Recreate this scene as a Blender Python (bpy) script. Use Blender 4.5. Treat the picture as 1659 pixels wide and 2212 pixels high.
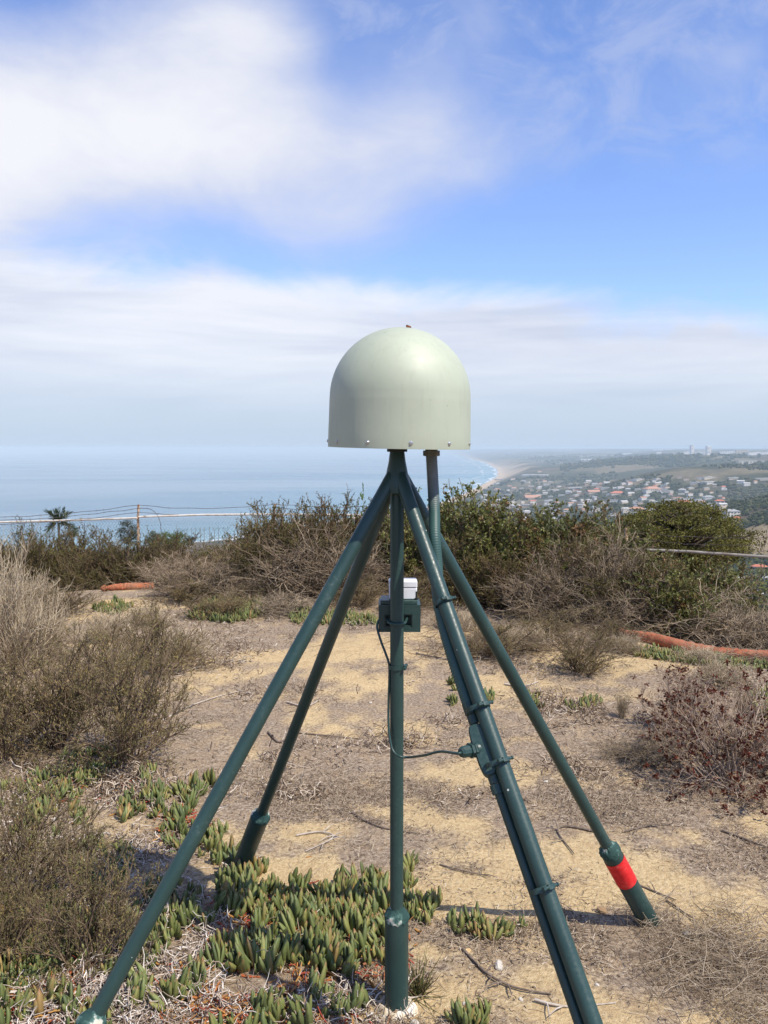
import bpy, math, random
import numpy as np
from mathutils import Vector, Matrix, Euler

R = math.radians
sc = bpy.context.scene
for o in list(bpy.data.objects):
    bpy.data.objects.remove(o)
COL = sc.collection

# ------------------------------------------------------------------ camera
CAM_H = 1.80
PITCH = R(4.27)
cam_d = bpy.data.cameras.new('camera')
cam = bpy.data.objects.new('camera', cam_d)
COL.objects.link(cam)
cam.location = (0, 0, CAM_H)
cam.rotation_euler = (R(90) - PITCH, 0, 0)
cam_d.sensor_fit = 'VERTICAL'
cam_d.sensor_height = 34.6
cam_d.sensor_width = 34.6
cam_d.lens = 29.0
cam_d.clip_start = 0.05
cam_d.clip_end = 200000
sc.camera = cam
sc.render.resolution_x, sc.render.resolution_y = 768, 1024

# ------------------------------------------------------------------ light
SUN = Vector((0.45, -0.36, 0.82)).normalized()
SUN_EL = math.asin(SUN.z)
SUN_AZ = math.atan2(SUN.x, SUN.y)            # clockwise from +Y
sun_d = bpy.data.lights.new('sun', 'SUN')
sun_d.energy = 5.0
sun_d.angle = R(0.5)
sun_d.color = (1.0, 0.93, 0.81)
sun = bpy.data.objects.new('sun', sun_d)
COL.objects.link(sun)
sun.rotation_euler = (-SUN).to_track_quat('-Z', 'Y').to_euler()
sun.location = (20, -20, 40)

sc.view_settings.view_transform = 'Standard'
sc.view_settings.look = 'None'
sc.view_settings.gamma = 1.0
sc.view_settings.exposure = 0.22
sc.cycles.use_denoising = True
sc.cycles.max_bounces = 6
sc.cycles.volume_bounces = 0
sc.cycles.sample_clamp_indirect = 6.0


class NT:
    """small node-tree helper"""
    def __init__(s, tree):
        s.t = tree
        tree.nodes.clear()

    def n(s, kind, **kw):
        nd = s.t.nodes.new(kind)
        for k, v in kw.items():
            if k.startswith('i_'):
                nd.inputs[k[2:].replace('_', ' ')].default_value = v
            else:
                setattr(nd, k, v)
        return nd

    def l(s, a, b):
        s.t.links.new(a, b)

    def m(s, op, a, b=None, c=None, clamp=False):
        nd = s.t.nodes.new('ShaderNodeMath')
        nd.operation = op
        nd.use_clamp = clamp
        for i, v in enumerate((a, b, c)):
            if v is None:
                continue
            if isinstance(v, (int, float)):
                nd.inputs[i].default_value = v
            else:
                s.l(v, nd.inputs[i])
        return nd.outputs[0]

    def sstep(s, v, a, b, lo=0.0, hi=1.0):
        nd = s.t.nodes.new('ShaderNodeMapRange')
        nd.interpolation_type = 'SMOOTHSTEP'
        for k, x in (('Value', v), ('From Min', a), ('From Max', b), ('To Min', lo), ('To Max', hi)):
            if isinstance(x, (int, float)):
                nd.inputs[k].default_value = x
            else:
                s.l(x, nd.inputs[k])
        return nd.outputs[0]

    def mix(s, f, a, b, mode='MIX'):
        nd = s.t.nodes.new('ShaderNodeMix')
        nd.data_type = 'RGBA'
        nd.blend_type = mode
        nd.clamp_factor = True
        for k, v in ((0, f), (6, a), (7, b)):
            if isinstance(v, (int, float)):
                nd.inputs[k].default_value = v
            elif isinstance(v, tuple):
                nd.inputs[k].default_value = v if len(v) == 4 else v + (1,)
            else:
                s.l(v, nd.inputs[k])
        return nd.outputs[2]

    def noise(s, vec, scale, detail=4, rough=0.55, lac=2.0, dist=0.0):
        nd = s.t.nodes.new('ShaderNodeTexNoise')
        nd.inputs['Scale'].default_value = scale
        nd.inputs['Detail'].default_value = detail
        nd.inputs['Roughness'].default_value = rough
        nd.inputs['Lacunarity'].default_value = lac
        nd.inputs['Distortion'].default_value = dist
        if vec is not None:
            s.l(vec, nd.inputs['Vector'])
        return nd.outputs['Fac']

    def ramp(s, fac, stops, interp='LINEAR'):
        nd = s.t.nodes.new('ShaderNodeValToRGB')
        cr = nd.color_ramp
        cr.interpolation = interp
        while len(cr.elements) < len(stops):
            cr.elements.new(0.5)
        for e, (p, c) in zip(cr.elements, stops):
            e.position = p
            e.color = c if len(c) == 4 else c + (1,)
        s.l(fac, nd.inputs[0])
        return nd.outputs[0]

    def xyz(s, x, y, z):
        nd = s.t.nodes.new('ShaderNodeCombineXYZ')
        for i, v in enumerate((x, y, z)):
            if isinstance(v, (int, float)):
                nd.inputs[i].default_value = v
            else:
                s.l(v, nd.inputs[i])
        return nd.outputs[0]


# ------------------------------------------------------------------ sky
SKY_STR = 0.15
world = bpy.data.worlds.new('World')
sc.world = world
world.use_nodes = True
w = NT(world.node_tree)
tc = w.n('ShaderNodeTexCoord')
sep = w.n('ShaderNodeSeparateXYZ')
w.l(tc.outputs['Generated'], sep.inputs[0])
X, Y, Z = sep.outputs
sky = w.n('ShaderNodeTexSky', sky_type='NISHITA')
sky.sun_disc = False
sky.sun_elevation = SUN_EL
sky.sun_rotation = SUN_AZ
sky.altitude = 250
sky.air_density = 1.0
sky.dust_density = 0.6
sky.ozone_density = 2.2
az = w.m('ARCTAN2', X, Y)
el = w.m('ARCSINE', Z)
azd = w.m('MULTIPLY', az, 57.2958)
eld = w.m('MULTIPLY', el, 57.2958)
# cloud-deck coordinates (a flat layer seen in perspective)
den = w.m('ADD', w.m('MAXIMUM', Z, 0.0), 0.12)
px = w.m('DIVIDE', X, den)
py = w.m('DIVIDE', Y, den)
pvec = w.xyz(px, py, 0.0)
n_big = w.noise(pvec, 0.9, 5, 0.5, 2.1, 0.3)
n_fine = w.noise(pvec, 2.4, 6, 0.55, 2.1, 0.6)
avec = w.xyz(w.m('MULTIPLY', az, 5.0), w.m('MULTIPLY', el, 8.0), 1.7)
n_puff = w.noise(avec, 1.0, 9, 0.58, 2.1, 0.35)
wvec = w.xyz(w.m('ADD', w.m('MULTIPLY', az, 5.5), w.m('MULTIPLY', el, 4.0)), w.m('SUBTRACT', w.m('MULTIPLY', el, 9.0), w.m('MULTIPLY', az, 2.0)), 4.2)
n_wisp = w.noise(wvec, 1.3, 10, 0.62, 2.15, 0.6)
svec = w.xyz(w.m('ADD', px, w.m('MULTIPLY', py, 0.7)), w.m('MULTIPLY', py, 2.4), 3.0)
n_streak = w.noise(svec, 0.9, 6, 0.55, 2.1, 0.5)


def blob(cx, cy, rx, ry, amp, soft=1.0):
    dx = w.m('DIVIDE', w.m('SUBTRACT', azd, cx), rx)
    dy = w.m('DIVIDE', w.m('SUBTRACT', eld, cy), ry)
    d2 = w.m('ADD', w.m('MULTIPLY', dx, dx), w.m('MULTIPLY', dy, dy))
    return w.m('MULTIPLY', w.m('EXPONENT', w.m('MULTIPLY', d2, -1.0)), amp)


def add(*a):
    r = a[0]
    for b in a[1:]:
        r = w.m('ADD', r, b)
    return r


# upper broken cloud
up = add(blob(-21, 18.8, 17, 6.0, 1.05), blob(-8, 25, 8, 5.0, 0.5), blob(3, 18.3, 10, 3.2, 0.44),
         blob(12, 20.5, 8, 3.0, 0.12), blob(6.5, 25.5, 3, 2.2, 0.3), blob(21.5, 22.5, 3, 2.5, 0.26),
         blob(16, 26, 9, 3.5, -0.22),
         blob(-2.5, 23.5, 3.0, 3.2, -0.35), blob(-15, 13.6, 5, 1.3, -0.15), blob(-27, 14.0, 6, 2.6, 0.42), blob(-3, 14.0, 7, 2.4, 0.30), blob(16, 14, 14, 3, -0.35),
         blob(-26, 27.5, 6, 1.8, -0.7))
up = add(up, w.m('MULTIPLY', w.m('SUBTRACT', n_big, 0.5), 0.45), w.m('MULTIPLY', w.m('SUBTRACT', n_fine, 0.5), 0.25),
         w.m('MULTIPLY', w.m('SUBTRACT', n_puff, 0.5), 0.75))
wisp = w.m('MULTIPLY', w.m('MULTIPLY', w.sstep(n_wisp, 0.40, 0.70), w.sstep(eld, 14.5, 20.0)), 0.50)
m_up = w.m('MAXIMUM', w.sstep(up, -0.02, 0.85), wisp)
# low marine layer
top = add(w.m('MULTIPLY', w.m('SINE', az), -5.5), 10.5)
edge = add(w.m('SUBTRACT', top, eld), w.m('MULTIPLY', w.m('SUBTRACT', n_big, 0.5), 3.0),
           w.m('MULTIPLY', w.m('SUBTRACT', n_puff, 0.5), 7.0))
m_low = w.m('MULTIPLY', w.sstep(edge, -1.0, 2.2), 0.95)
band = w.noise(w.xyz(w.m('MULTIPLY', az, 1.6), w.m('MULTIPLY', el, 13.0), 7.0), 1.6, 6, 0.55, 2.0, 0.3)
c_low = w.ramp(band, [(0.36, (3.75, 4.05, 4.8)), (0.64, (5.1, 5.25, 5.65))])
hz = w.sstep(eld, 0.2, 7.5)
c_low = w.mix(hz, (3.05, 3.75, 4.65), c_low)
c_up = w.ramp(up, [(0.2, (3.2, 3.6, 4.9)), (0.65, (4.05, 4.3, 5.15)), (1.2, (5.4, 5.42, 5.65))])
skyc = w.mix(1.0, sky.outputs[0], (0.95, 1.00, 1.28), 'MULTIPLY')
c1 = w.mix(w.m('MULTIPLY', m_up, 0.95), skyc, c_up)
c2 = w.mix(m_low, c1, c_low)
bg = w.n('ShaderNodeBackground')
bg.inputs['Strength'].default_value = SKY_STR
w.l(c2, bg.inputs['Color'])
out = w.n('ShaderNodeOutputWorld')
w.l(bg.outputs[0], out.inputs['Surface'])

# ------------------------------------------------------------------ geometry helpers
FD = 29.0 / 34.6 * 2212.0            # focal length in photo units (1659 x 2212 grid)
CP, SP = math.cos(PITCH), math.sin(PITCH)


def ray(u, v):
    a, b = (u - 829.5) / FD, (v - 1106.0) / FD
    return Vector((a, CP - SP * b, -SP - CP * b))


def at(u, v, y):
    """point at depth y (metres in front of the camera) seen at photo position u, v"""
    d = ray(u, v)
    t = y / d.y
    return Vector((d.x * t, y, CAM_H + d.z * t))


def proj(p):
    x, y, z = p[0], p[1], p[2] - CAM_H
    d = y * CP - z * SP
    return 829.5 + FD * x / d, 1106.0 + FD * (-(z * CP + y * SP)) / d, d


def hashn(ix, iy, seed):
    h = (ix.astype(np.int64) * 374761393 + iy.astype(np.int64) * 668265263 + seed * 1442695041) & 0x7fffffff
    h = ((h ^ (h >> 13)) * 1274126177) & 0x7fffffff
    h = h ^ (h >> 16)
    return (h & 0xffff) / 65535.0


def vnoise(x, y, seed=0):
    x = np.asarray(x, float); y = np.asarray(y, float)
    ix, iy = np.floor(x), np.floor(y)
    fx, fy = x - ix, y - iy
    fx = fx * fx * (3 - 2 * fx); fy = fy * fy * (3 - 2 * fy)
    a = hashn(ix, iy, seed); b = hashn(ix + 1, iy, seed)
    c = hashn(ix, iy + 1, seed); d = hashn(ix + 1, iy + 1, seed)
    return (a * (1 - fx) + b * fx) * (1 - fy) + (c * (1 - fx) + d * fx) * fy


def fbm(x, y, seed=0, oct=4):
    s, a, t = 0.0, 0.5, 0.0
    for i in range(oct):
        s = s + a * vnoise(np.asarray(x) * 2 ** i + 17.3 * i, np.asarray(y) * 2 ** i - 9.1 * i, seed + i)
        t += a
        a *= 0.5
    return s / t


def mesh_np(name, verts, faces, attrs=None, smooth=True, mats=None):
    """verts (N,3), faces: list of (M,k) int arrays"""
    me = bpy.data.meshes.new(name)
    verts = np.asarray(verts, np.float32)
    faces = [np.asarray(f, np.int32) for f in faces if len(f)]
    me.vertices.add(len(verts))
    me.vertices.foreach_set('co', verts.ravel())
    tot = sum(len(f) for f in faces)
    loops = np.concatenate([f.ravel() for f in faces])
    me.loops.add(len(loops))
    me.loops.foreach_set('vertex_index', loops)
    me.polygons.add(tot)
    sizes = np.concatenate([np.full(len(f), f.shape[1], np.int32) for f in faces])
    starts = np.concatenate([[0], np.cumsum(sizes)[:-1]]).astype(np.int32)
    me.polygons.foreach_set('loop_start', starts)
    me.polygons.foreach_set('loop_total', sizes)
    me.polygons.foreach_set('use_smooth', np.full(tot, smooth, bool))
    if attrs:
        for k, v in attrs.items():
            at_ = me.attributes.new(k, 'FLOAT', 'POINT')
            at_.data.foreach_set('value', np.asarray(v, np.float32))
    me.update(calc_edges=True)
    if mats:
        for m_ in mats:
            me.materials.append(m_)
    return me


def link(name, me, parent=None, mat=None, loc=None):
    o = bpy.data.objects.new(name, me)
    COL.objects.link(o)
    if mat is not None and me is not None and not me.materials:
        me.materials.append(mat)
    if parent is not None:
        o.parent = parent
    if loc is not None:
        o.location = loc
    return o


def empty(name, loc=(0, 0, 0), rz=0.0):
    o = bpy.data.objects.new(name, None)
    o.empty_display_size = 0.1
    COL.objects.link(o)
    o.location = loc
    o.rotation_euler = (0, 0, rz)
    return o


def tag(o, label=None, cat=None, group=None, kind=None):
    for k, v in (('label', label), ('category', cat), ('group', group), ('kind', kind)):
        if v:
            o[k] = v
    return o


class MB:
    """collects shapes into one mesh; coordinates are relative to `org`"""
    def __init__(s, org=(0, 0, 0)):
        s.v, s.f, s.org = [], [], Vector(org)

    def add(s, vs, fs):
        b = len(s.v)
        s.v += [tuple(Vector(p) - s.org) for p in vs]
        s.f += [tuple(i + b for i in f) for f in fs]
        return s

    def tube(s, pts, rad, n=16, cap=True, ribs=None):
        pts = [Vector(p) for p in pts]
        k = len(pts)
        rs = rad if isinstance(rad, (list, tuple)) else [rad] * k
        vs, fs = [], []
        t0 = (pts[1] - pts[0]).normalized()
        ref = Vector((0, 0, 1)) if abs(t0.z) < 0.9 else Vector((1, 0, 0))
        nrm = t0.cross(ref).normalized()
        for i, p in enumerate(pts):
            t = (pts[min(i + 1, k - 1)] - pts[max(i - 1, 0)]).normalized()
            nrm = (nrm - t * nrm.dot(t)).normalized()
            bi = t.cross(nrm)
            for j in range(n):
                a = 2 * math.pi * j / n
                vs.append(p + (nrm * math.cos(a) + bi * math.sin(a)) * rs[i])
        for i in range(k - 1):
            for j in range(n):
                fs.append((i * n + j, i * n + (j + 1) % n, (i + 1) * n + (j + 1) % n, (i + 1) * n + j))
        if cap:
            fs.append(tuple(range(n - 1, -1, -1)))
            fs.append(tuple(range((k - 1) * n, k * n)))
        return s.add(vs, fs)

    def lathe(s, prof, n=48, c=(0, 0, 0), rot=None):
        """prof: (r, z) list about local z"""
        vs, fs = [], []
        c = Vector(c)
        k = len(prof)
        for r, z in prof:
            for j in range(n):
                a = 2 * math.pi * j / n
                p = Vector((r * math.cos(a), r * math.sin(a), z))
                if rot is not None:
                    p = rot @ p
                vs.append(c + p)
        for i in range(k - 1):
            for j in range(n):
                fs.append((i * n + j, i * n + (j + 1) % n, (i + 1) * n + (j + 1) % n, (i + 1) * n + j))
        return s.add(vs, fs)

    def box(s, c, size, rot=None, bev=0.0):
        c = Vector(c)
        hx, hy, hz_ = (q / 2 for q in size)
        if bev <= 0:
            vs = [Vector((sx * hx, sy * hy, sz * hz_)) for sz in (-1, 1) for sy in (-1, 1) for sx in (-1, 1)]
            fs = [(0, 2, 3, 1), (4, 5, 7, 6), (0, 1, 5, 4), (2, 6, 7, 3), (0, 4, 6, 2), (1, 3, 7, 5)]
        else:
            b = bev
            loop = []
            for (sx, sy) in ((1, 1), (-1, 1), (-1, -1), (1, -1)):
                a0 = {(1, 1): 0, (-1, 1): 90, (-1, -1): 180, (1, -1): 270}[(sx, sy)]
                for q in (0, 30, 60, 90):
                    a = R(a0 + q)
                    loop.append((sx * (hx - b) + b * math.cos(a), sy * (hy - b) + b * math.sin(a)))
            nl = len(loop)
            rings = [(-hz_, b * 0.6), (-hz_ + b * 0.6, 0), (hz_ - b * 0.6, 0), (hz_, b * 0.6)]
            vs = []
            for z, ins in rings:
                fx, fy = (hx - ins) / hx, (hy - ins) / hy
                vs += [Vector((x * fx, y * fy, z)) for x, y in loop]
            fs = []
            for i in range(3):
                for j in range(nl):
                    fs.append((i * nl + j, i * nl + (j + 1) % nl, (i + 1) * nl + (j + 1) % nl, (i + 1) * nl + j))
            fs.append(tuple(range(nl - 1, -1, -1)))
            fs.append(tuple(range(3 * nl, 4 * nl)))
        if rot is not None:
            vs = [rot @ p for p in vs]
        return s.add([c + p for p in vs], fs)

    def build(s, name, mat, parent=None, smooth=True, loc=None, sharp=35):
        me = bpy.data.meshes.new(name)
        me.from_pydata(s.v, [], s.f)
        me.materials.append(mat)
        if smooth:
            me.polygons.foreach_set('use_smooth', [True] * len(me.polygons))
            me.set_sharp_from_angle(angle=R(sharp))
        return link(name, me, parent, None, loc if loc is not None else None)


def tubes_np(paths, radii, sides=3):
    """paths (n,k,3), radii (n,k) -> verts, quads"""
    n, k, _ = paths.shape
    tan = np.gradient(paths, axis=1)
    tan /= np.linalg.norm(tan, axis=2, keepdims=True) + 1e-9
    ref = np.zeros_like(tan); ref[..., 2] = 1.0
    steep = np.abs(tan[..., 2:3]) > 0.95
    ref = np.where(steep, np.array([1.0, 0, 0]), ref)
    u = np.cross(tan, ref); u /= np.linalg.norm(u, axis=2, keepdims=True) + 1e-9
    v_ = np.cross(tan, u)
    a = np.arange(sides) * 2 * math.pi / sides
    off = u[:, :, None, :] * np.cos(a)[None, None, :, None] + v_[:, :, None, :] * np.sin(a)[None, None, :, None]
    V = paths[:, :, None, :] + off * radii[:, :, None, None]
    idx = np.arange(n * k * sides).reshape(n, k, sides)
    i0, i1 = idx[:, :-1], idx[:, 1:]
    F = np.stack([i0, np.roll(i0, -1, 2), np.roll(i1, -1, 2), i1], -1).reshape(-1, 4)
    return V.reshape(-1, 3), F


def leaves_np(P, D, L, W, rng):
    """pointed folded leaves: P base, D direction, L length, W width"""
    n = len(P)
    D = D / (np.linalg.norm(D, axis=1, keepdims=True) + 1e-9)
    q = rng.normal(size=(n, 3))
    s = np.cross(D, q); s /= np.linalg.norm(s, axis=1, keepdims=True) + 1e-9
    nn = np.cross(s, D)
    L = np.broadcast_to(L, n)[:, None]; W = np.broadcast_to(W, n)[:, None]
    mid = P + D * L * 0.5
    V = np.stack([P, mid + s * W * 0.5 + nn * W * 0.18, P + D * L, mid - s * W * 0.5 + nn * W * 0.18], 1)
    F = np.arange(n * 4).reshape(n, 4)
    return V.reshape(-1, 3), F

# ------------------------------------------------------------------ materials
def surf(name, stops, scale=4.0, detail=6, rough=0.9, bump=0.0, bscale=None, coord='Object', spec=0.3, rough2=None,
         sheen=None, dist=0.0, metallic=0.0, bdist=0.01):
    m = bpy.data.materials.new(name)
    m.use_nodes = True
    t = NT(m.node_tree)
    tcn = t.n('ShaderNodeTexCoord')
    if coord == 'World':
        vec = t.n('ShaderNodeNewGeometry').outputs['Position']
    else:
        vec = tcn.outputs[coord]
    f = t.noise(vec, scale, detail, 0.6, 2.0, dist)
    col = t.ramp(f, stops)
    b = t.n('ShaderNodeBsdfPrincipled')
    t.l(col, b.inputs['Base Color'])
    b.inputs['Roughness'].default_value = rough
    b.inputs['Specular IOR Level'].default_value = spec
    b.inputs['Metallic'].default_value = metallic
    if rough2 is not None:
        rf = t.noise(vec, scale * 2.3, 4)
        t.l(t.sstep(rf, 0.3, 0.7, rough, rough2), b.inputs['Roughness'])
    if bump:
        bf = t.noise(vec, bscale or scale * 4, 8, 0.65)
        bn = t.n('ShaderNodeBump')
        bn.inputs['Strength'].default_value = bump
        bn.inputs['Distance'].default_value = bdist
        t.l(bf, bn.inputs['Height'])
        t.l(bn.outputs[0], b.inputs['Normal'])
    o = t.n('ShaderNodeOutputMaterial')
    t.l(b.outputs[0], o.inputs['Surface'])
    m['bsdf'] = b.name
    return m


def plant_mat(name, stops, rough=0.75, trans=0.25, spec=0.2, objvar=0.25):
    """leaf or twig colour picked per piece from the `var` attribute, shifted a little per plant"""
    m = bpy.data.materials.new(name)
    m.use_nodes = True
    t = NT(m.node_tree)
    a = t.n('ShaderNodeAttribute', attribute_name='var')
    oi = t.n('ShaderNodeObjectInfo')
    f = t.m('ADD', a.outputs['Fac'], t.m('MULTIPLY', t.m('SUBTRACT', oi.outputs['Random'], 0.5), objvar))
    col = t.ramp(f, stops)
    b = t.n('ShaderNodeBsdfPrincipled')
    t.l(col, b.inputs['Base Color'])
    b.inputs['Roughness'].default_value = rough
    b.inputs['Specular IOR Level'].default_value = spec
    o = t.n('ShaderNodeOutputMaterial')
    if trans > 0:
        tr = t.n('ShaderNodeBsdfTranslucent')
        t.l(col, tr.inputs['Color'])
        mx = t.n('ShaderNodeMixShader')
        mx.inputs[0].default_value = trans
        t.l(b.outputs[0], mx.inputs[1])
        t.l(tr.outputs[0], mx.inputs[2])
        t.l(mx.outputs[0], o.inputs['Surface'])
    else:
        t.l(b.outputs[0], o.inputs['Surface'])
    return m


def paint_mat():
    """weathered dark green gloss paint with chips, dust and a faint orange-peel"""
    m = bpy.data.materials.new('green_paint')
    m.use_nodes = True
    t = NT(m.node_tree)
    vec = t.n('ShaderNodeTexCoord').outputs['Object']
    big = t.noise(vec, 7, 5, 0.6)
    fine = t.noise(vec, 120, 3, 0.6)
    col = t.ramp(big, [(0.3, (0.017, 0.043, 0.038)), (0.55, (0.021, 0.051, 0.045)), (0.8, (0.030, 0.062, 0.055))])
    dust = t.m('MULTIPLY', t.sstep(fine, 0.52, 0.75), t.sstep(big, 0.4, 0.75))
    col = t.mix(t.m('MULTIPLY', dust, 0.35), col, (0.14, 0.19, 0.17))
    vor = t.n('ShaderNodeTexVoronoi')
    vor.inputs['Scale'].default_value = 22
    t.l(vec, vor.inputs['Vector'])
    chip = t.m('MULTIPLY', t.m('LESS_THAN', vor.outputs['Distance'], 0.06), t.m('GREATER_THAN', t.noise(vec, 9, 2), 0.58))
    col = t.mix(chip, col, (0.55, 0.56, 0.50))
    b = t.n('ShaderNodeBsdfPrincipled')
    t.l(col, b.inputs['Base Color'])
    t.l(t.sstep(fine, 0.3, 0.8, 0.34, 0.56), b.inputs['Roughness'])
    b.inputs['Specular IOR Level'].default_value = 0.45
    bn = t.n('ShaderNodeBump')
    bn.inputs['Strength'].default_value = 0.12
    bn.inputs['Distance'].default_value = 0.002
    t.l(t.noise(vec, 160, 3), bn.inputs['Height'])
    t.l(bn.outputs[0], b.inputs['Normal'])
    t.l(b.outputs[0], t.n('ShaderNodeOutputMaterial').inputs['Surface'])
    return m


def dome_mat():
    m = bpy.data.materials.new('dome_plastic')
    m.use_nodes = True
    t = NT(m.node_tree)
    tcn = t.n('ShaderNodeTexCoord')
    vec = tcn.outputs['Object']
    big = t.noise(vec, 6, 5, 0.6)
    col = t.ramp(big, [(0.3, (0.375, 0.408, 0.305)), (0.7, (0.42, 0.452, 0.34))])
    sp = t.n('ShaderNodeMapping')
    sp.inputs['Scale'].default_value = (60, 60, 9)
    t.l(vec, sp.inputs['Vector'])
    run = t.noise(sp.outputs[0], 1.0, 4, 0.6)
    col = t.mix(t.m('MULTIPLY', t.sstep(run, 0.48, 0.72), 0.28), col, (0.31, 0.33, 0.25))
    vor = t.n('ShaderNodeTexVoronoi')
    vor.inputs['Scale'].default_value = 26
    t.l(vec, vor.inputs['Vector'])
    spk = t.m('MULTIPLY', t.m('LESS_THAN', vor.outputs['Distance'], 0.045), t.m('GREATER_THAN', t.noise(vec, 14, 2), 0.56))
    col = t.mix(t.m('MULTIPLY', spk, 0.7), col, (0.12, 0.11, 0.08))
    b = t.n('ShaderNodeBsdfPrincipled')
    t.l(col, b.inputs['Base Color'])
    t.l(t.sstep(t.noise(vec, 30, 5), 0.3, 0.7, 0.50, 0.60), b.inputs['Roughness'])
    b.inputs['Specular IOR Level'].default_value = 0.5
    bn = t.n('ShaderNodeBump')
    bn.inputs['Strength'].default_value = 0.05
    bn.inputs['Distance'].default_value = 0.004
    t.l(t.noise(vec, 25, 4), bn.inputs['Height'])
    t.l(bn.outputs[0], b.inputs['Normal'])
    t.l(b.outputs[0], t.n('ShaderNodeOutputMaterial').inputs['Surface'])
    return m


M = {}
M['paint'] = paint_mat()
M['dome'] = dome_mat()
M['steel'] = surf('steel', [(0.3, (0.45, 0.44, 0.41)), (0.7, (0.62, 0.60, 0.57))], 40, rough=0.35, metallic=0.9)
M['rust'] = surf('rust', [(0.3, (0.10, 0.035, 0.015)), (0.7, (0.26, 0.09, 0.04))], 30, rough=0.9, bump=0.3)
M['dark_metal'] = surf('dark_metal', [(0.3, (0.012, 0.014, 0.013)), (0.7, (0.03, 0.032, 0.03))], 20, rough=0.5)
M['brass'] = surf('weathered_nut', [(0.3, (0.10, 0.10, 0.075)), (0.7, (0.17, 0.165, 0.12))], 25, rough=0.5, bump=0.1)
M['conduit'] = None
M['weld'] = surf('chipped_primer', [(0.50, (0.022, 0.058, 0.050)), (0.57, (0.07, 0.14, 0.12)), (0.62, (0.50, 0.50, 0.42)),
                                     (0.75, (0.50, 0.43, 0.30))], 22, rough=0.8, bump=0.5, bscale=60)
M['red'] = surf('red_tape', [(0.3, (0.52, 0.014, 0.016)), (0.55, (0.66, 0.026, 0.026)), (0.72, (0.66, 0.10, 0.08))], 45, rough=0.55,
                bump=0.1)
M['box_white'] = surf('box_plastic', [(0.3, (0.60, 0.61, 0.64)), (0.7, (0.68, 0.69, 0.72))], 30, rough=0.5, bump=0.04)
M['galv'] = surf('weathered_galvanised', [(0.30, (0.30, 0.12, 0.05)), (0.40, (0.52, 0.44, 0.34)), (0.6, (0.62, 0.60, 0.55))], 9,
                 rough=0.7, bump=0.2, detail=8)
M['rusty_post'] = surf('rusty_post', [(0.35, (0.62, 0.58, 0.50)), (0.5, (0.50, 0.32, 0.18)), (0.65, (0.33, 0.13, 0.04))], 11,
                       rough=0.9, bump=0.3, detail=8)
M['orange_post'] = surf('orange_post', [(0.35, (0.20, 0.07, 0.015)), (0.6, (0.42, 0.17, 0.03))], 9, rough=0.9, bump=0.3)
M['rail_grey'] = surf('grey_rail', [(0.3, (0.20, 0.165, 0.13)), (0.7, (0.36, 0.33, 0.29))], 9, rough=.7, bump=.2)
M['wire'] = surf('dull_wire', [(0.35, (0.13, 0.12, 0.11)), (0.65, (0.24, 0.22, 0.2))], 3, rough=0.6)
M['barb'] = surf('rusted_wire', [(0.35, (0.06, 0.045, 0.04)), (0.65, (0.12, 0.10, 0.09))], 3, rough=0.8)
M['wattle'] = None
M['stone_w'] = surf('white_stone', [(0.3, (0.40, 0.36, 0.30)), (0.7, (0.58, 0.54, 0.47))], 30, rough=0.9, bump=0.5)
M['stone_y'] = surf('yellow_stone', [(0.3, (0.42, 0.28, 0.13)), (0.7, (0.58, 0.44, 0.24))], 30, rough=0.95, bump=0.5)
M['stone_b'] = surf('brown_stone', [(0.3, (0.22, 0.14, 0.075)), (0.7, (0.34, 0.23, 0.13))], 30, rough=0.95, bump=0.5)
M['twig'] = surf('twig_bark', [(0.3, (0.10, 0.075, 0.055)), (0.7, (0.22, 0.17, 0.13))], 40, rough=0.95, bump=0.4)
M['twig_pale'] = surf('bleached_twig', [(0.3, (0.34, 0.28, 0.22)), (0.7, (0.52, 0.46, 0.39))], 40, rough=0.95, bump=0.4)


def conduit_mat():
    m = bpy.data.materials.new('conduit_cover')
    m.use_nodes = True
    t = NT(m.node_tree)
    vec = t.n('ShaderNodeTexCoord').outputs['Object']
    sp = t.n('ShaderNodeSeparateXYZ')
    t.l(vec, sp.inputs[0])
    f = t.m('ADD', sp.outputs['Z'], t.m('MULTIPLY', t.m('SUBTRACT', t.noise(vec, 14, 5), 0.5), 0.10))
    k = t.sstep(f, -0.20, -0.10)       # bare grey above, painted green below
    grey = t.ramp(t.noise(vec, 26, 4), [(0.3, (0.095, 0.11, 0.105)), (0.7, (0.15, 0.165, 0.16))])
    col = t.mix(k, (0.028, 0.073, 0.062), grey)
    b = t.n('ShaderNodeBsdfPrincipled')
    t.l(col, b.inputs['Base Color'])
    b.inputs['Roughness'].default_value = 0.5
    t.l(b.outputs[0], t.n('ShaderNodeOutputMaterial').inputs['Surface'])
    return m


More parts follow.
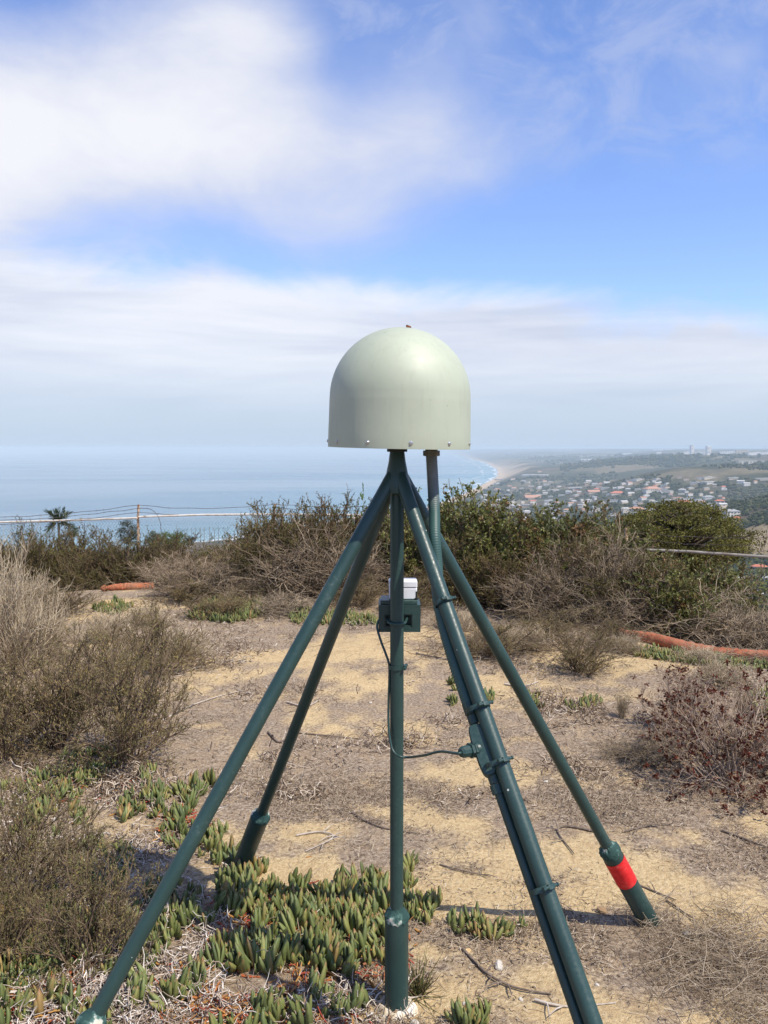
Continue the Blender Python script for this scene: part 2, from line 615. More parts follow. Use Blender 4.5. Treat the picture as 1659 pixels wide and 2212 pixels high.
def wattle_mat(name, a, b_, c):
    """orange plastic netting over straw"""
    m = bpy.data.materials.new(name)
    m.use_nodes = True
    t = NT(m.node_tree)
    vec = t.n('ShaderNodeTexCoord').outputs['Object']
    col = t.ramp(t.noise(vec, 9, 8, 0.7), [(0.3, a), (0.55, b_), (0.8, c)])
    vor = t.n('ShaderNodeTexVoronoi')
    vor.inputs['Scale'].default_value = 60
    t.l(vec, vor.inputs['Vector'])
    col = t.mix(t.sstep(vor.outputs['Distance'], 0.25, 0.6), col, (0.30, 0.12, 0.05))
    dirt = t.sstep(t.noise(vec, 3.5, 5), 0.52, 0.68)
    col = t.mix(t.m('MULTIPLY', dirt, 0.55), col, (0.30, 0.15, 0.085))
    b = t.n('ShaderNodeBsdfPrincipled')
    t.l(col, b.inputs['Base Color'])
    b.inputs['Roughness'].default_value = 0.85
    bn = t.n('ShaderNodeBump')
    bn.inputs['Strength'].default_value = 0.7
    bn.inputs['Distance'].default_value = 0.01
    t.l(t.noise(vec, 40, 6, 0.7), bn.inputs['Height'])
    t.l(bn.outputs[0], b.inputs['Normal'])
    t.l(b.outputs[0], t.n('ShaderNodeOutputMaterial').inputs['Surface'])
    return m


M['conduit'] = conduit_mat()
M['wattle'] = wattle_mat('netting_red', (0.26, 0.05, 0.03), (0.40, 0.085, 0.05), (0.50, 0.14, 0.08))
M['wattle_o'] = wattle_mat('netting_orange', (0.36, 0.08, 0.03), (0.55, 0.14, 0.06), (0.66, 0.24, 0.13))

# ------------------------------------------------------------------ terrain
SEA = -200.0
coast = []
for u, v in ((950, 974), (990, 981.5), (1014, 990), (1050, 1000), (1074, 1013), (1075, 1030), (1046, 1046), (1010, 1064)):
    d = ray(u, v)
    k = (SEA - CAM_H) / d.z
    coast.append((d.x * k, d.y * k))
coast += [(60, 2500), (-150, 2080), (-330, 1890), (-420, 1800), (-520, 1690), (-800, 1500), (-1500, 1100), (-4000, -500),
          (-12000, -9000)]
C = np.array([(coast[0][0] - 900, 52000), (coast[0][0] - 250, 30000)] + coast)
POLY = np.array(list(map(tuple, C)) + [(-12000, -52000), (60000, -52000), (60000, 52000)])


def coast_dist(x, y):
    best = np.full(x.shape, 1e12)
    for (ax, ay), (bx, by) in zip(C[:-1], C[1:]):
        dx, dy = bx - ax, by - ay
        t = np.clip(((x - ax) * dx + (y - ay) * dy) / (dx * dx + dy * dy), 0, 1)
        best = np.minimum(best, (x - ax - t * dx) ** 2 + (y - ay - t * dy) ** 2)
    ins = np.zeros(x.shape, bool)
    n = len(POLY)
    for i in range(n):
        ax, ay = POLY[i]; bx, by = POLY[(i + 1) % n]
        c = (ay > y) != (by > y)
        with np.errstate(divide='ignore', invalid='ignore'):
            xi = ax + (y - ay) / (by - ay) * (bx - ax)
        ins ^= c & (x < xi)
    return np.sqrt(best) * np.where(ins, 1.0, -1.0)


def sm(v, a, b):
    t = np.clip((v - a) / (b - a), 0, 1)
    return t * t * (3 - 2 * t)


RT = np.array([0.1, 10.5, 13, 18, 30, 60, 100, 300, 600, 1000, 1500, 2200, 3500, 9000, 1e5])
ZR = np.array([0, 0, -.35, -2.2, -6.2, -14.5, -23, -56, -80, -100, -118, -160, -225, -260, -260.])
ZL = np.array([0, 0, -.25, -1.6, -5.5, -15, -26, -70, -112, -150, -188, -225, -240, -260, -260.])


def height(x, y):
    x = np.asarray(x, float); y = np.asarray(y, float)
    r = np.hypot(x, y) + 1e-6
    a = np.arctan2(x, y)
    lr = np.log(np.maximum(r * (1 + .36 * sm(a, .20, .40)), 0.1))
    wL = 1 - sm(a, -0.22, 0.05)
    hill = np.interp(lr, np.log(RT), ZR) * (1 - wL) + np.interp(lr, np.log(RT), ZL) * wL
    hill = hill + (fbm(x / 60, y / 60, 5, 3) - 0.5) * np.clip((r - 40) / 120, 0, 1) * 9
    near = np.clip(1 - (r - 25) / 20, 0, 1)
    hill = hill + near * ((fbm(x * 0.8, y * 0.8, 11, 3) - 0.5) * 0.07 + (fbm(x * 5, y * 5, 23, 3) - 0.5) * 0.018)
    far = r > 150
    z = hill
    if np.any(far):
        s = np.where(far, coast_dist(x, y), 1.0)
        ridge = fbm(x / 900, y / 900, 31, 5)
        bl_far = 62 * sm(s, 20, 260) + 30 * sm(s, 200, 1500)
        bl_near = 10 * sm(s, 5, 90) + 82 * sm(s, 60, 1300)
        wf = sm(y, 3800, 5200)
        b = bl_far * wf + bl_near * (1 - wf)
        b = b + (ridge - 0.45) * 125 * sm(s, 60, 900) + 62 * sm(r, 12000, 30000) * (0.7 + 0.6 * fbm(x / 7000, y / 7000, 3, 3))
        b = b + 42 * sm(s, 1200, 3600)
        for bx, by, sx_, sy_, hh in ((620, 900, 230, 520, 62), (1700, 5200, 700, 900, 45), (3300, 6500, 900, 900, 48), (1050, 2900, 320, 420, 34), (2100, 3600, 420, 600, 40), (420, 1850, 190, 260, 20)):
            b = b + hh * np.exp(-((x - bx) / sx_) ** 2 - ((y - by) / sy_) ** 2) * sm(s, 60, 700)
        b = b + 26 * sm(a, .18, .42) * sm(r, 1800, 4200)
        b = np.where(b > 170, 170 + (b - 170) * .25, b)
        b = np.minimum(b, 205)
        b = np.where(s > 0, SEA + 0.6 + b, SEA - 9 * sm(-s, 0, 120))
        hill = np.where(s > 0, hill, np.minimum(hill, SEA - 9 * sm(-s, 0, 120)))
        z = np.where(far, np.maximum(hill, b), hill)
    return z


def hz1(x, y):
    return float(height(np.array([x]), np.array([y]))[0])


def ground_hit(u, v, rmax=20000.0):
    """where the sight line through photo position u, v meets the ground"""
    d = ray(u, v)
    t = np.exp(np.linspace(math.log(0.8), math.log(rmax), 2600))
    z = height(d.x * t, d.y * t)
    below = np.nonzero(CAM_H + d.z * t < z)[0]
    i = below[0] if len(below) else len(t) - 1
    tt = t[i]
    return Vector((d.x * tt, d.y * tt, float(z[i])))


ang = np.concatenate([np.linspace(-180, -60, 14)[:-1], np.linspace(-60, -32, 30)[:-1], np.linspace(-32, 32, 330),
                      np.linspace(32, 60, 30)[1:], np.linspace(60, 180, 14)[1:]])
ang = np.radians(ang)
R_SPLIT = 26.0
rad_near = np.concatenate([[0.02], np.exp(np.arange(math.log(0.5), math.log(14.0), 0.0125)),
                           np.exp(np.linspace(math.log(14.0), math.log(R_SPLIT), 16))])
rad_far = np.concatenate([np.exp(np.linspace(math.log(R_SPLIT), math.log(1100), 100)),
                          np.exp(np.linspace(math.log(1100), math.log(14000), 190))[1:],
                          np.exp(np.linspace(math.log(14000), math.log(50000), 26))[1:]])


def polar(radii):
    A, Rr = np.meshgrid(ang, radii)
    x, y = Rr * np.sin(A), Rr * np.cos(A)
    nr, na = x.shape
    idx = np.arange(nr * na).reshape(nr, na)
    F = np.stack([idx[:-1, :-1], idx[:-1, 1:], idx[1:, 1:], idx[1:, :-1]], -1).reshape(-1, 4)
    return x.ravel(), y.ravel(), F


# patches of bare yellow sand measured on the ground (photo position, half sizes in metres)
SANDY = [(640, 1425, .85, .55, .8), (780, 1400, .7, .5, .9), (540, 1450, .4, .3, .7), (930, 1380, .5, .4, .8), (760, 1470, .5, .35, .6),
         (700, 1560, .40, .20, .5), (1010, 1665, .28, .2, .8), (870, 1560, .3, .2, .5), (620, 1880, .22, .16, 1.0), (700, 1800, .18, .12, .9),
         (560, 1810, .12, .1, .5), (960, 1790, .30, .16, .8), (920, 1920, .36, .15, 1.0), (1060, 1945, .34, .12, .9), (1130, 1880, .25, .1, .5),
         (1300, 1860, .3, .16, .9), (1400, 1920, .25, .14, 1.0), (1520, 1960, .3, .2, .8), (1620, 1940, .3, .2, .6), (1250, 2090, .2, .12, .6),
         (1320, 2180, .3, .14, .8), (1560, 2190, .3, .12, .9), (1420, 2150, .2, .1, .5), (900, 2180, .12, .07, 1.0), (930, 2060, .10, .06, .6), (1100, 1500, .4, .3, .5),
         (1300, 1420, .6, .5, .6), (1010, 1400, .5, .4, .8), (1050, 1480, .4, .25, .6), (690, 1395, .7, .3, .5), (860, 1750, .2, .1, .6),
         (520, 1565, .3, .12, .35), (1000, 1850, .3, .12, .5), (290, 1300, .6, .7, .8), (170, 1330, .5, .5, .6), (820, 2080, .08, .05, .8)]


def sand_mask(x, y):
    m = np.zeros(x.shape)
    for u, v, sx, sy, a in SANDY:
        d = ray(u, v)
        k = -CAM_H / d.z
        gx, gy = d.x * k, d.y * k
        dd = ((x - gx) / (sx * 1.15)) ** 2 + ((y - gy) / (sy * 1.2)) ** 2
        m = np.maximum(m, a * np.exp(-dd))
    n = fbm(x * 2.2, y * 2.6, 41, 5)
    n2 = fbm(x * 9, y * 9, 47, 4)
    return np.clip(m * 1.1 + (n - 0.5) * 1.5 + (n2 - .5) * 1.3 - .05, 0, 1)


def ground_mat():
    m = bpy.data.materials.new('dry_soil')
    m.use_nodes = True
    t = NT(m.node_tree)
    pos = t.n('ShaderNodeNewGeometry').outputs['Position']
    a = t.n('ShaderNodeAttribute', attribute_name='sand')
    n1 = t.noise(pos, 7, 8, 0.65)
    n2 = t.noise(pos, 55, 8, 0.7)
    n3 = t.noise(pos, 240, 4, 0.7)
    litter = t.ramp(n2, [(0.28, (0.085, 0.056, 0.034)), (0.42, (0.205, 0.150, 0.104)), (0.54, (0.335, 0.257, 0.182)), (0.70, (0.56, 0.46, 0.345))])
    litter = t.mix(t.m('MULTIPLY', t.sstep(n1, 0.4, 0.7), .45), litter, (0.42, 0.30, 0.175), 'MIX')
    sand = t.ramp(n2, [(0.3, (0.34, 0.235, 0.125)), (0.5, (0.565, 0.415, 0.215)), (0.72, (0.69, 0.55, 0.33))])
    sand = t.mix(t.m('MULTIPLY', t.sstep(n1, 0.5, 0.7), 0.6), sand, (0.41, 0.28, 0.145))
    k = t.m('ADD', a.outputs['Fac'], t.m('MULTIPLY', t.m('SUBTRACT', n2, 0.5), 1.0))
    k = t.m('MULTIPLY', t.sstep(k, 0.06, 0.76), .93)
    col = t.mix(k, litter, sand)
    # pale chips of straw and shell
    vor = t.n('ShaderNodeTexVoronoi')
    vor.inputs['Scale'].default_value = 75
    vor.inputs['Randomness'].default_value = 1
    mp = t.n('ShaderNodeMapping')
    mp.inputs['Scale'].default_value = (1, 2.1, 1)
    mp.inputs['Rotation'].default_value = (0, 0, 0.5)
    t.l(pos, mp.inputs['Vector'])
    t.l(mp.outputs[0], vor.inputs['Vector'])
    sel = t.n('ShaderNodeSeparateColor')
    t.l(vor.outputs['Color'], sel.inputs[0])
    chip = t.m('MULTIPLY', t.sstep(vor.outputs['Distance'], 0.36, 0.22), t.m('GREATER_THAN', sel.outputs[0], 0.66))
    ccol = t.mix(sel.outputs[1], (0.62, 0.55, 0.45), (0.20, 0.14, 0.10))
    col = t.mix(t.m('MULTIPLY', chip, t.m('SUBTRACT', 0.9, t.m('MULTIPLY', k, 0.6))), col, ccol)
    col = t.mix(t.m('MULTIPLY', t.sstep(n3, 0.55, 0.8), 0.35), col, (0.10, 0.07, 0.045))
    b = t.n('ShaderNodeBsdfPrincipled')
    t.l(col, b.inputs['Base Color'])
    b.inputs['Roughness'].default_value = 0.95
    b.inputs['Specular IOR Level'].default_value = 0.15
    h = t.m('ADD', t.m('MULTIPLY', n2, 1.0), t.m('MULTIPLY', n3, 0.35))
    h = t.m('ADD', h, t.m('MULTIPLY', chip, 0.25))
    bn = t.n('ShaderNodeBump')
    bn.inputs['Strength'].default_value = 0.8
    bn.inputs['Distance'].default_value = 0.018
    t.l(h, bn.inputs['Height'])
    t.l(bn.outputs[0], b.inputs['Normal'])
    t.l(b.outputs[0], t.n('ShaderNodeOutputMaterial').inputs['Surface'])
    return m


def terrain_mat():
    m = bpy.data.materials.new('hill_scrub')
    m.use_nodes = True
    t = NT(m.node_tree)
    g = t.n('ShaderNodeNewGeometry')
    pos = g.outputs['Position']
    cl = t.n('ShaderNodeAttribute', attribute_name='cliff').outputs['Fac']
    bare = t.n('ShaderNodeAttribute', attribute_name='bare').outputs['Fac']
    n1 = t.noise(pos, 0.004, 8, 0.6)
    n2 = t.noise(pos, 0.05, 8, 0.65)
    col = t.ramp(n2, [(0.3, (0.018, 0.028, 0.014)), (0.5, (0.038, 0.046, 0.024)), (0.72, (0.10, 0.085, 0.05))])
    col = t.mix(t.sstep(n1, 0.50, 0.66), col, (0.105, 0.075, 0.05))
    sandc = t.ramp(n2, [(0.3, (0.36, 0.25, 0.15)), (0.7, (0.56, 0.44, 0.30))])
    col = t.mix(cl, col, sandc)
    col = t.mix(bare, col, t.ramp(n2, [(0.3, (0.20, 0.15, 0.09)), (0.7, (0.34, 0.27, 0.17))]))
    b = t.n('ShaderNodeBsdfPrincipled')
    t.l(col, b.inputs['Base Color'])
    b.inputs['Roughness'].default_value = 1.0
    b.inputs['Specular IOR Level'].default_value = 0.05
    t.l(b.outputs[0], t.n('ShaderNodeOutputMaterial').inputs['Surface'])
    return m


def sea_mat():
    m = bpy.data.materials.new('sea_water')
    m.use_nodes = True
    t = NT(m.node_tree)
    pos = t.n('ShaderNodeNewGeometry').outputs['Position']
    mp = t.n('ShaderNodeMapping')
    mp.inputs['Scale'].default_value = (0.00035, 0.0009, 1)
    mp.inputs['Rotation'].default_value = (0, 0, 0.25)
    t.l(pos, mp.inputs['Vector'])
    n = t.noise(mp.outputs[0], 1.0, 6, 0.55, 2.0, 0.5)
    sh = t.n('ShaderNodeAttribute', attribute_name='shallow').outputs['Fac']
    col = t.ramp(n, [(0.35, (0.034, 0.10, 0.16)), (0.65, (0.050, 0.13, 0.20))])
    col = t.mix(sh, col, (0.09, 0.28, 0.31))
    b = t.n('ShaderNodeBsdfPrincipled')
    t.l(col, b.inputs['Base Color'])
    t.l(t.sstep(n, 0.35, 0.65, 0.16, 0.28), b.inputs['Roughness'])
    b.inputs['IOR'].default_value = 1.33
    bn = t.n('ShaderNodeBump')
    bn.inputs['Strength'].default_value = 0.22
    bn.inputs['Distance'].default_value = 1.2
    mp2 = t.n('ShaderNodeMapping')
    mp2.inputs['Scale'].default_value = (0.02, 0.05, 1)
    t.l(pos, mp2.inputs['Vector'])
    t.l(t.noise(mp2.outputs[0], 1.0, 5, 0.6), bn.inputs['Height'])
    t.l(bn.outputs[0], b.inputs['Normal'])
    t.l(b.outputs[0], t.n('ShaderNodeOutputMaterial').inputs['Surface'])
    return m


gx, gy, gF = polar(rad_near)
gz = height(gx, gy)
me = mesh_np('ground', np.stack([gx, gy, gz], 1), [gF], {'sand': sand_mask(gx, gy)})
ground = link('ground', me, None, ground_mat())
tag(ground, 'dry tan hilltop soil with yellow sandy patches and grey plant litter', None, None, 'structure')

tx, ty, tF = polar(rad_far)
tz = height(tx, ty)
s_ = coast_dist(tx, ty)
sl = fbm(tx / 160, ty / 160, 77, 4)
r_ = np.hypot(tx, ty)
cliff = sm(s_, -40, 5) * (1 - sm(s_, 40, 90)) * (r_ > 900)
cliff = np.maximum(cliff, sm(ty, 4600, 6000) * sm(s_, -20, 20) * (1 - sm(s_ + (sl - .5) * 420, 90, 300)) * 0.85 * (1 - .75 * sm(ty, 8000, 13000)))
bare = sm(fbm(tx / 330, ty / 330, 61, 4), 0.55, 0.66) * sm(s_, 80, 300) * (r_ > 150) * 0.45
spur = ground_hit(1650, 1175)
bare = np.maximum(bare, np.exp(-(((tx - spur.x) / (spur.y * .055)) ** 2 + ((ty - spur.y) / (spur.y * .12)) ** 2)) * 1.2)
me = mesh_np('coastal_hills', np.stack([tx, ty, tz], 1), [tF], {'cliff': cliff, 'bare': np.clip(bare, 0, 1)})
terrain = link('coastal_hills', me, None, terrain_mat())
tag(terrain, 'scrub covered coastal hills falling to the shore with pale sea bluffs', None, None, 'structure')

rr = np.concatenate([[1.0], np.exp(np.linspace(math.log(500), math.log(52000), 150))])
sA, sR = np.meshgrid(np.radians(np.concatenate([np.linspace(-180, -40, 20)[:-1], np.linspace(-40, 40, 200),
                                                np.linspace(40, 180, 20)[1:]])), rr)
sx, sy = (sR * np.sin(sA)).ravel(), (sR * np.cos(sA)).ravel()
nr, na = sA.shape
idx = np.arange(nr * na).reshape(nr, na)
sF = np.stack([idx[:-1, :-1], idx[:-1, 1:], idx[1:, 1:], idx[1:, :-1]], -1).reshape(-1, 4)
cd = coast_dist(sx, sy)
shallow = np.exp(-np.clip(-cd, 0, None) / 420.0) * 0.8
me = mesh_np('sea', np.stack([sx, sy, np.full(len(sx), SEA)], 1), [sF], {'shallow': shallow})
sea = link('sea', me, None, sea_mat())
tag(sea, 'calm hazy blue ocean reaching to the horizon', None, None, 'structure')

# ------------------------------------------------------------------ antenna monument
_d = ray(856.5, 2188)
PB = Vector((_d.x * -CAM_H / _d.z, _d.y * -CAM_H / _d.z, 0.0))                 # foot of the upright pipe
APEX = Vector((PB.x, PB.y, at(862, 1011, PB.y).z))
PIPE, SLEEVE = 0.021, 0.0377
gzP = hz1(PB.x, PB.y)
mon = empty('antenna_monument', (PB.x, PB.y, gzP))
tag(mon, 'dark green braced pipe monument carrying a pale green domed antenna housing', 'antenna')
mon_org = Vector(mon.location)


def part(name, mb, mat, parent=mon, **kw):
    return mb.build(name, mat, parent, **kw)


def mbm():
    return MB(mon_org)


def lerp(a, b, t):
    return a + (b - a) * t


# upright
top_neck = Vector((PB.x, PB.y, at(862, 966, PB.y).z))
part('upright_pipe', mbm().tube([PB + Vector((0, 0, .02)), top_neck], PIPE, 28), M['paint'])


def sleeve(name, a, b, r_in=PIPE, r=SLEEVE):
    """wider ground sleeve from a (top) down to b, with a chipped sealing collar"""
    d = (a - b).normalized()
    s = part(name, mbm().tube([b, a], r, 30), M['paint'])
    rng_ = random.Random(int(a.x * 1e4))
    n = 26
    ref = Vector((0, 0, 1)).cross(d)
    ref = ref.normalized() if ref.length > 1e-3 else Vector((1, 0, 0))
    bi = d.cross(ref)
    mb = mbm()
    vs, fs = [], []
    prof = [(r * 1.0, -.016), (r * 1.06, -.008), (r * 1.02, .003), (r_in * 1.5, .012), (r_in * 1.12, .022), (r_in * 1.0, .028)]
    for (q, z) in prof:
        for j in range(n):
            a_ = 2 * math.pi * j / n
            qq = q * (1 + rng_.uniform(-.05, .05))
            vs.append(a + (ref * math.cos(a_) + bi * math.sin(a_)) * qq + d * (z + rng_.uniform(-.004, .004)))
    for i in range(len(prof) - 1):
        for j in range(n):
            fs.append((i * n + j, i * n + (j + 1) % n, (i + 1) * n + (j + 1) % n, (i + 1) * n + j))
    mb.add(vs, fs).build('sealing_collar', M['weld'], s)
    return s


sleeve('ground_sleeve', Vector((PB.x, PB.y, 0.325)), Vector((PB.x, PB.y, -0.1)))

# four raking braces
LEGS = {}


def fit_leg(base_xy, u, v):
    """keep the foot's distance, shift it sideways until the brace passes through photo position u, v"""
    b = Vector((base_xy[0], base_xy[1], 0))
    for _ in range(40):
        best = min((abs(proj(lerp(APEX, b, t))[1] - v), t) for t in [i / 400 for i in range(20, 480)])
        du = u - proj(lerp(APEX, b, best[1]))[0]
        b.x += du * 0.0008 / best[1]
    return b


feet = {'FL': fit_leg((-.88, 2.02), 292, 2040), 'BL': fit_leg((-.614, 3.549), 568, 1750), 'BR': fit_leg((.953, 3.143), 1313, 1830),
        'FR': fit_leg((.61, 1.64), 1172, 1900)}
for k_, b_ in feet.items():
    LEGS[k_] = (APEX, b_)


def leg_row(k_, v):
    a, b = LEGS[k_]
    t = min((abs(proj(lerp(a, b, i / 2000))[1] - v), i / 2000) for i in range(0, 2300))[1]
    return lerp(a, b, t)


def leg_len(k_):
    return (LEGS[k_][1] - LEGS[k_][0]).length


for k_, row in (('FL', 2207), ('BL', 1762), ('BR', 1836), ('FR', 2330)):
    a, b = LEGS[k_]
    d = (b - a).normalized()
    part('brace_pipe', mbm().tube([a + d * 0.012, b], PIPE, 28), M['paint'])
    st = leg_row(k_, row)
    sl_ = sleeve('ground_sleeve', st, b + d * 0.12)
    if k_ == 'BR':
        t0, t1 = leg_row('BR', 1853), leg_row('BR', 1903)
        mbm().tube([t0, t1], SLEEVE + 0.0012, 32, cap=False).build('red_tape', M['red'], sl_)['label'] = 'bright red tape band round the sleeve'
# welded gusset where the braces meet
part('weld_gusset', mbm().lathe([(.0215, .055), (.026, .02), (.034, -.02), (.044, -.05), (.042, -.075), (.03, -.08)], 24, APEX), M['paint'])

# dome
dome_c = at(862, 967.5, PB.y)
tilt = Euler((R(0.9), R(1.1), 0)).to_matrix()
dome = None
prof = [(.150, .004), (.2125, .004), (.2153, .000), (.2158, .004), (.2150, .05), (.2138, .10), (.2130, .138), (.2128, .146), (.2124, .150)]
for i in range(1, 25):
    a = R(90 * i / 24)
    prof.append((.2124 * math.cos(a), .150 + .210 * math.sin(a)))
dome = part('radome', mbm().lathe(prof, 96, dome_c, tilt), M['dome'], sharp=50)
for i in range(11):
    a = R(7.8 + 32.7 * i)
    nrm = tilt @ Vector((math.sin(a), -math.cos(a), 0))
    p = dome_c + tilt @ Vector((math.sin(a) * .2154, -math.cos(a) * .2154, .017))
    rot = nrm.to_track_quat('Z', 'Y').to_matrix()
    mb = mbm()
    mb.lathe([(.0062, -.002), (.0062, .0008), (.0046, .0012), (.0046, .0028), (.0036, .0040), (.0020, .0042), (.0018, .0030), (.0001, .0030)], 14, p, rot)
    mb.build('screw', M['steel'], dome)
tb = dome_c + tilt @ Vector((.021, 0, .3595))
mb = mbm()
mb.lathe([(.0075, -.003), (.0085, .002), (.0070, .005), (.0045, .0065), (.0001, .007)], 9, tb)
mb.lathe([(.0035, .004), (.0040, .0085), (.0001, .009)], 7, tb + Vector((-.004, 0, 0)))
mb.build('top_fastener', M['rust'], dome)['label'] = 'rusty bolt stub on the crown'
part('base_flange', mbm().lathe([(.0001, .012), (.031, .012), (.031, .0), (.0295, -.002), (.0225, -.002), (.0001, -.002)], 32, Vector((PB.x, PB.y, dome_c.z - .010))), M['dark_metal'])
part('base_plate', mbm().lathe([(.0001, .001), (.2118, .001), (.2118, .007), (.0001, .007)], 64, dome_c + Vector((0, 0, .004)), tilt), M['dark_metal'])
# conduit gland under the dome
cg = at(932, 974, PB.y - .013)
cg.z = dome_c.z - 0.002
mb = mbm()
mb.lathe([(.019, .006), (.019, -.006)], 20, cg)
mb.lathe([(.0215, -.006), (.0255, -.006), (.0255, -.021), (.0215, -.023), (.0170, -.023)], 6, cg)
part('conduit_nut', mb, M['brass'], sharp=20)

# flexible conduit running behind and along the front right brace
FRd = (LEGS['FR'][1] - LEGS['FR'][0]).normalized()


def leg_side(row, off, back=0.0):
    """point beside the front right brace: `off` to the photo's left, `back` away from the camera"""
    p = leg_row('FR', row)
    vd = (p - Vector((0, 0, CAM_H))).normalized()
    left = vd.cross(FRd).normalized()
    if left.x > 0:
        left = -left
    bk = left.cross(FRd).normalized()
    if bk.dot(vd) < 0:
        bk = -bk
    return p + left * off + bk * back


def spline(pts, n=10):
    pts = [Vector(p) for p in pts]
    out_ = []
    for i in range(len(pts) - 1):
        p0, p1, p2, p3 = pts[max(i - 1, 0)], pts[i], pts[i + 1], pts[min(i + 2, len(pts) - 1)]
        for j in range(n):
            t = j / n
            out_.append(0.5 * ((2 * p1) + (p2 - p0) * t + (2 * p0 - 5 * p1 + 4 * p2 - p3) * t * t + (3 * p1 - p0 - 3 * p2 + p3) * t ** 3))
    out_.append(pts[-1])
    return out_


cpts = [cg + Vector((0, 0, -.022)), at(935, 1040, PB.y - .018), at(938, 1100, PB.y - .048), at(939, 1160, PB.y - .10), leg_side(1222, -.012, .040),
        leg_side(1270, .010, .036), leg_side(1330, .023, .029), leg_side(1400, .029, .024), leg_side(1480, .031, .022), leg_side(1525, .031, .022)]
cp = spline(cpts, 40)
rads = [.0172 + .0008 * math.sin(i * 2.1) for i in range(len(cp))]
cm = MB(cg)
cm.tube(cp, rads, 18)
co = cm.build('flexible_conduit', M['conduit'], mon, sharp=80)
co.location = cg - mon_org
low = spline([leg_side(r_i, .031, .022) for r_i in (1690, 1760, 1850, 1960, 2080, 2212, 2340)], 6)
part('lower_conduit', mbm().tube(low, .0135, 16), M['paint'])


# conduit body with couplings and cable gland
def along(r0, r1, rad, name, off=.031, back=.022, n=18):
    part(name, mbm().tube([leg_side(r0, off, back), leg_side(r1, off, back)], rad, n), M['paint'])


along(1508, 1532, .0185, 'coupling_ring')
along(1534, 1552, .0165, 'coupling_ring')
along(1664, 1682, .0165, 'coupling_ring')
along(1684, 1704, .0190, 'coupling_ring')
bc = leg_side(1609, .036, .020)
ax = FRd
vd = (bc - Vector((0, 0, CAM_H))).normalized()
lf = vd.cross(ax).normalized()
lf = -lf if lf.x > 0 else lf
dp = ax.cross(lf).normalized()
rotb = Matrix((lf, dp, ax)).transposed()
blen = (leg_side(1553, .04) - leg_side(1664, .04)).length
vs, fs = [], []
outl = []
hw, hl = .0215, blen / 2
for i in range(24):
    a = 2 * math.pi * i / 24
    cx, cy = math.cos(a), math.sin(a)
    outl.append((math.copysign(abs(cx) ** .45, cx) * hw, math.copysign(abs(cy) ** .62, cy) * hl))
for q, zz in ((.86, -.024), (1.0, -.019), (1.0, .015), (1.07, .016), (1.07, .021), (.95, .0235)):
    vs += [bc + rotb @ Vector((x * q, zz, y * (1 + (q - 1) * .3))) for x, y in outl]
n = len(outl)
for i in range(5):
    for j in range(n):
        fs.append((i * n + j, i * n + (j + 1) % n, (i + 1) * n + (j + 1) % n, (i + 1) * n + j))
fs += [tuple(range(n - 1, -1, -1)), tuple(range(5 * n, 6 * n))]
body = part('conduit_body', mbm().add(vs, fs), M['paint'], sharp=40)
g0 = leg_side(1604, .048, .012)
gdir = (at(985, 1612, g0.y - .035) - at(1028, 1603, g0.y)).normalized()
rotg = gdir.to_track_quat('Z', 'Y').to_matrix()
mbm().lathe([(.0205, -.012), (.0205, .008), (.0195, .010), (.0001, .010)], 22, g0, rotg).build('hub', M['paint'], body)
mbm().lathe([(.0001, .0095), (.0205, .0095), (.0205, .0155), (.0175, .017), (.0175, .019), (.0205, .0205), (.0205, .027), (.0001, .027)], 6, g0, rotg).build('gland_nut', M['paint'], body, sharp=15)
mbm().lathe([(.0150, .026), (.0160, .030), (.0152, .050), (.0115, .056), (.0062, .0575), (.0001, .0575)], 10, g0, rotg).build('gland_cap', M['paint'], body, sharp=15)


# hose clamps
def clamp(center, d, r_, side, name='hose_clamp', parent=mon):
    d = d.normalized()
    ref = side - d * side.dot(d)
    ref.normalize()
    bi = d.cross(ref)
    w_ = .0065
    vs, fs = [], []
    n = 30
    for z, q in ((-w_, r_), (-w_, r_ + .0016), (w_, r_ + .0016), (w_, r_)):
        for j in range(n):
            a = 2 * math.pi * j / n
            vs.append(center + (ref * math.cos(a) + bi * math.sin(a)) * q + d * z)
    for i in range(3):
        for j in range(n):
            fs.append((i * n + j, i * n + (j + 1) % n, (i + 1) * n + (j + 1) % n, (i + 1) * n + j))
    band = mbm().add(vs, fs).build(name, M['paint'], parent)
    h = center + ref * (r_ + .0045)
    rot = Matrix((ref, bi, d)).transposed()
    mb = mbm()
    mb.box(h, (.009, .020, .013), rot, .002)
    mb.tube([h + bi * .020, h - bi * .019], .0042, 12)
    mb.tube([h + bi * .026, h + bi * .019], .0055, 6)
    mb.tube([h - bi * .020, h - bi * .024], .0052, 6)
    mb.build('clamp_screw', M['paint'], band)
    return band


for row in (1300, 1526, 1646, 1918):
    c_ = leg_row('FR', row)
    vd_ = (Vector((0, 0, CAM_H)) - c_).normalized()
    lf_ = leg_side(row, 1.0) - c_
    clamp(c_ + lf_ * (.004 if row < 1500 else .010), FRd, PIPE + (.003 if row < 1500 else .011), vd_ * .75 - lf_ * .62)
clamp(Vector((PB.x - .0015, PB.y, at(857, 1440, PB.y).z)), Vector((0, 0, 1)), PIPE + .0025, Vector((1, -.15, 0)))

# ------------------------------------------------------------------ sensor box strapped to the upright
def zp(u, v, y):              # photo position inside the enlarged crop
    return at((1100 + u * .36166) / 1.47559, (1780 + v * .36166) / 1.47559, y)


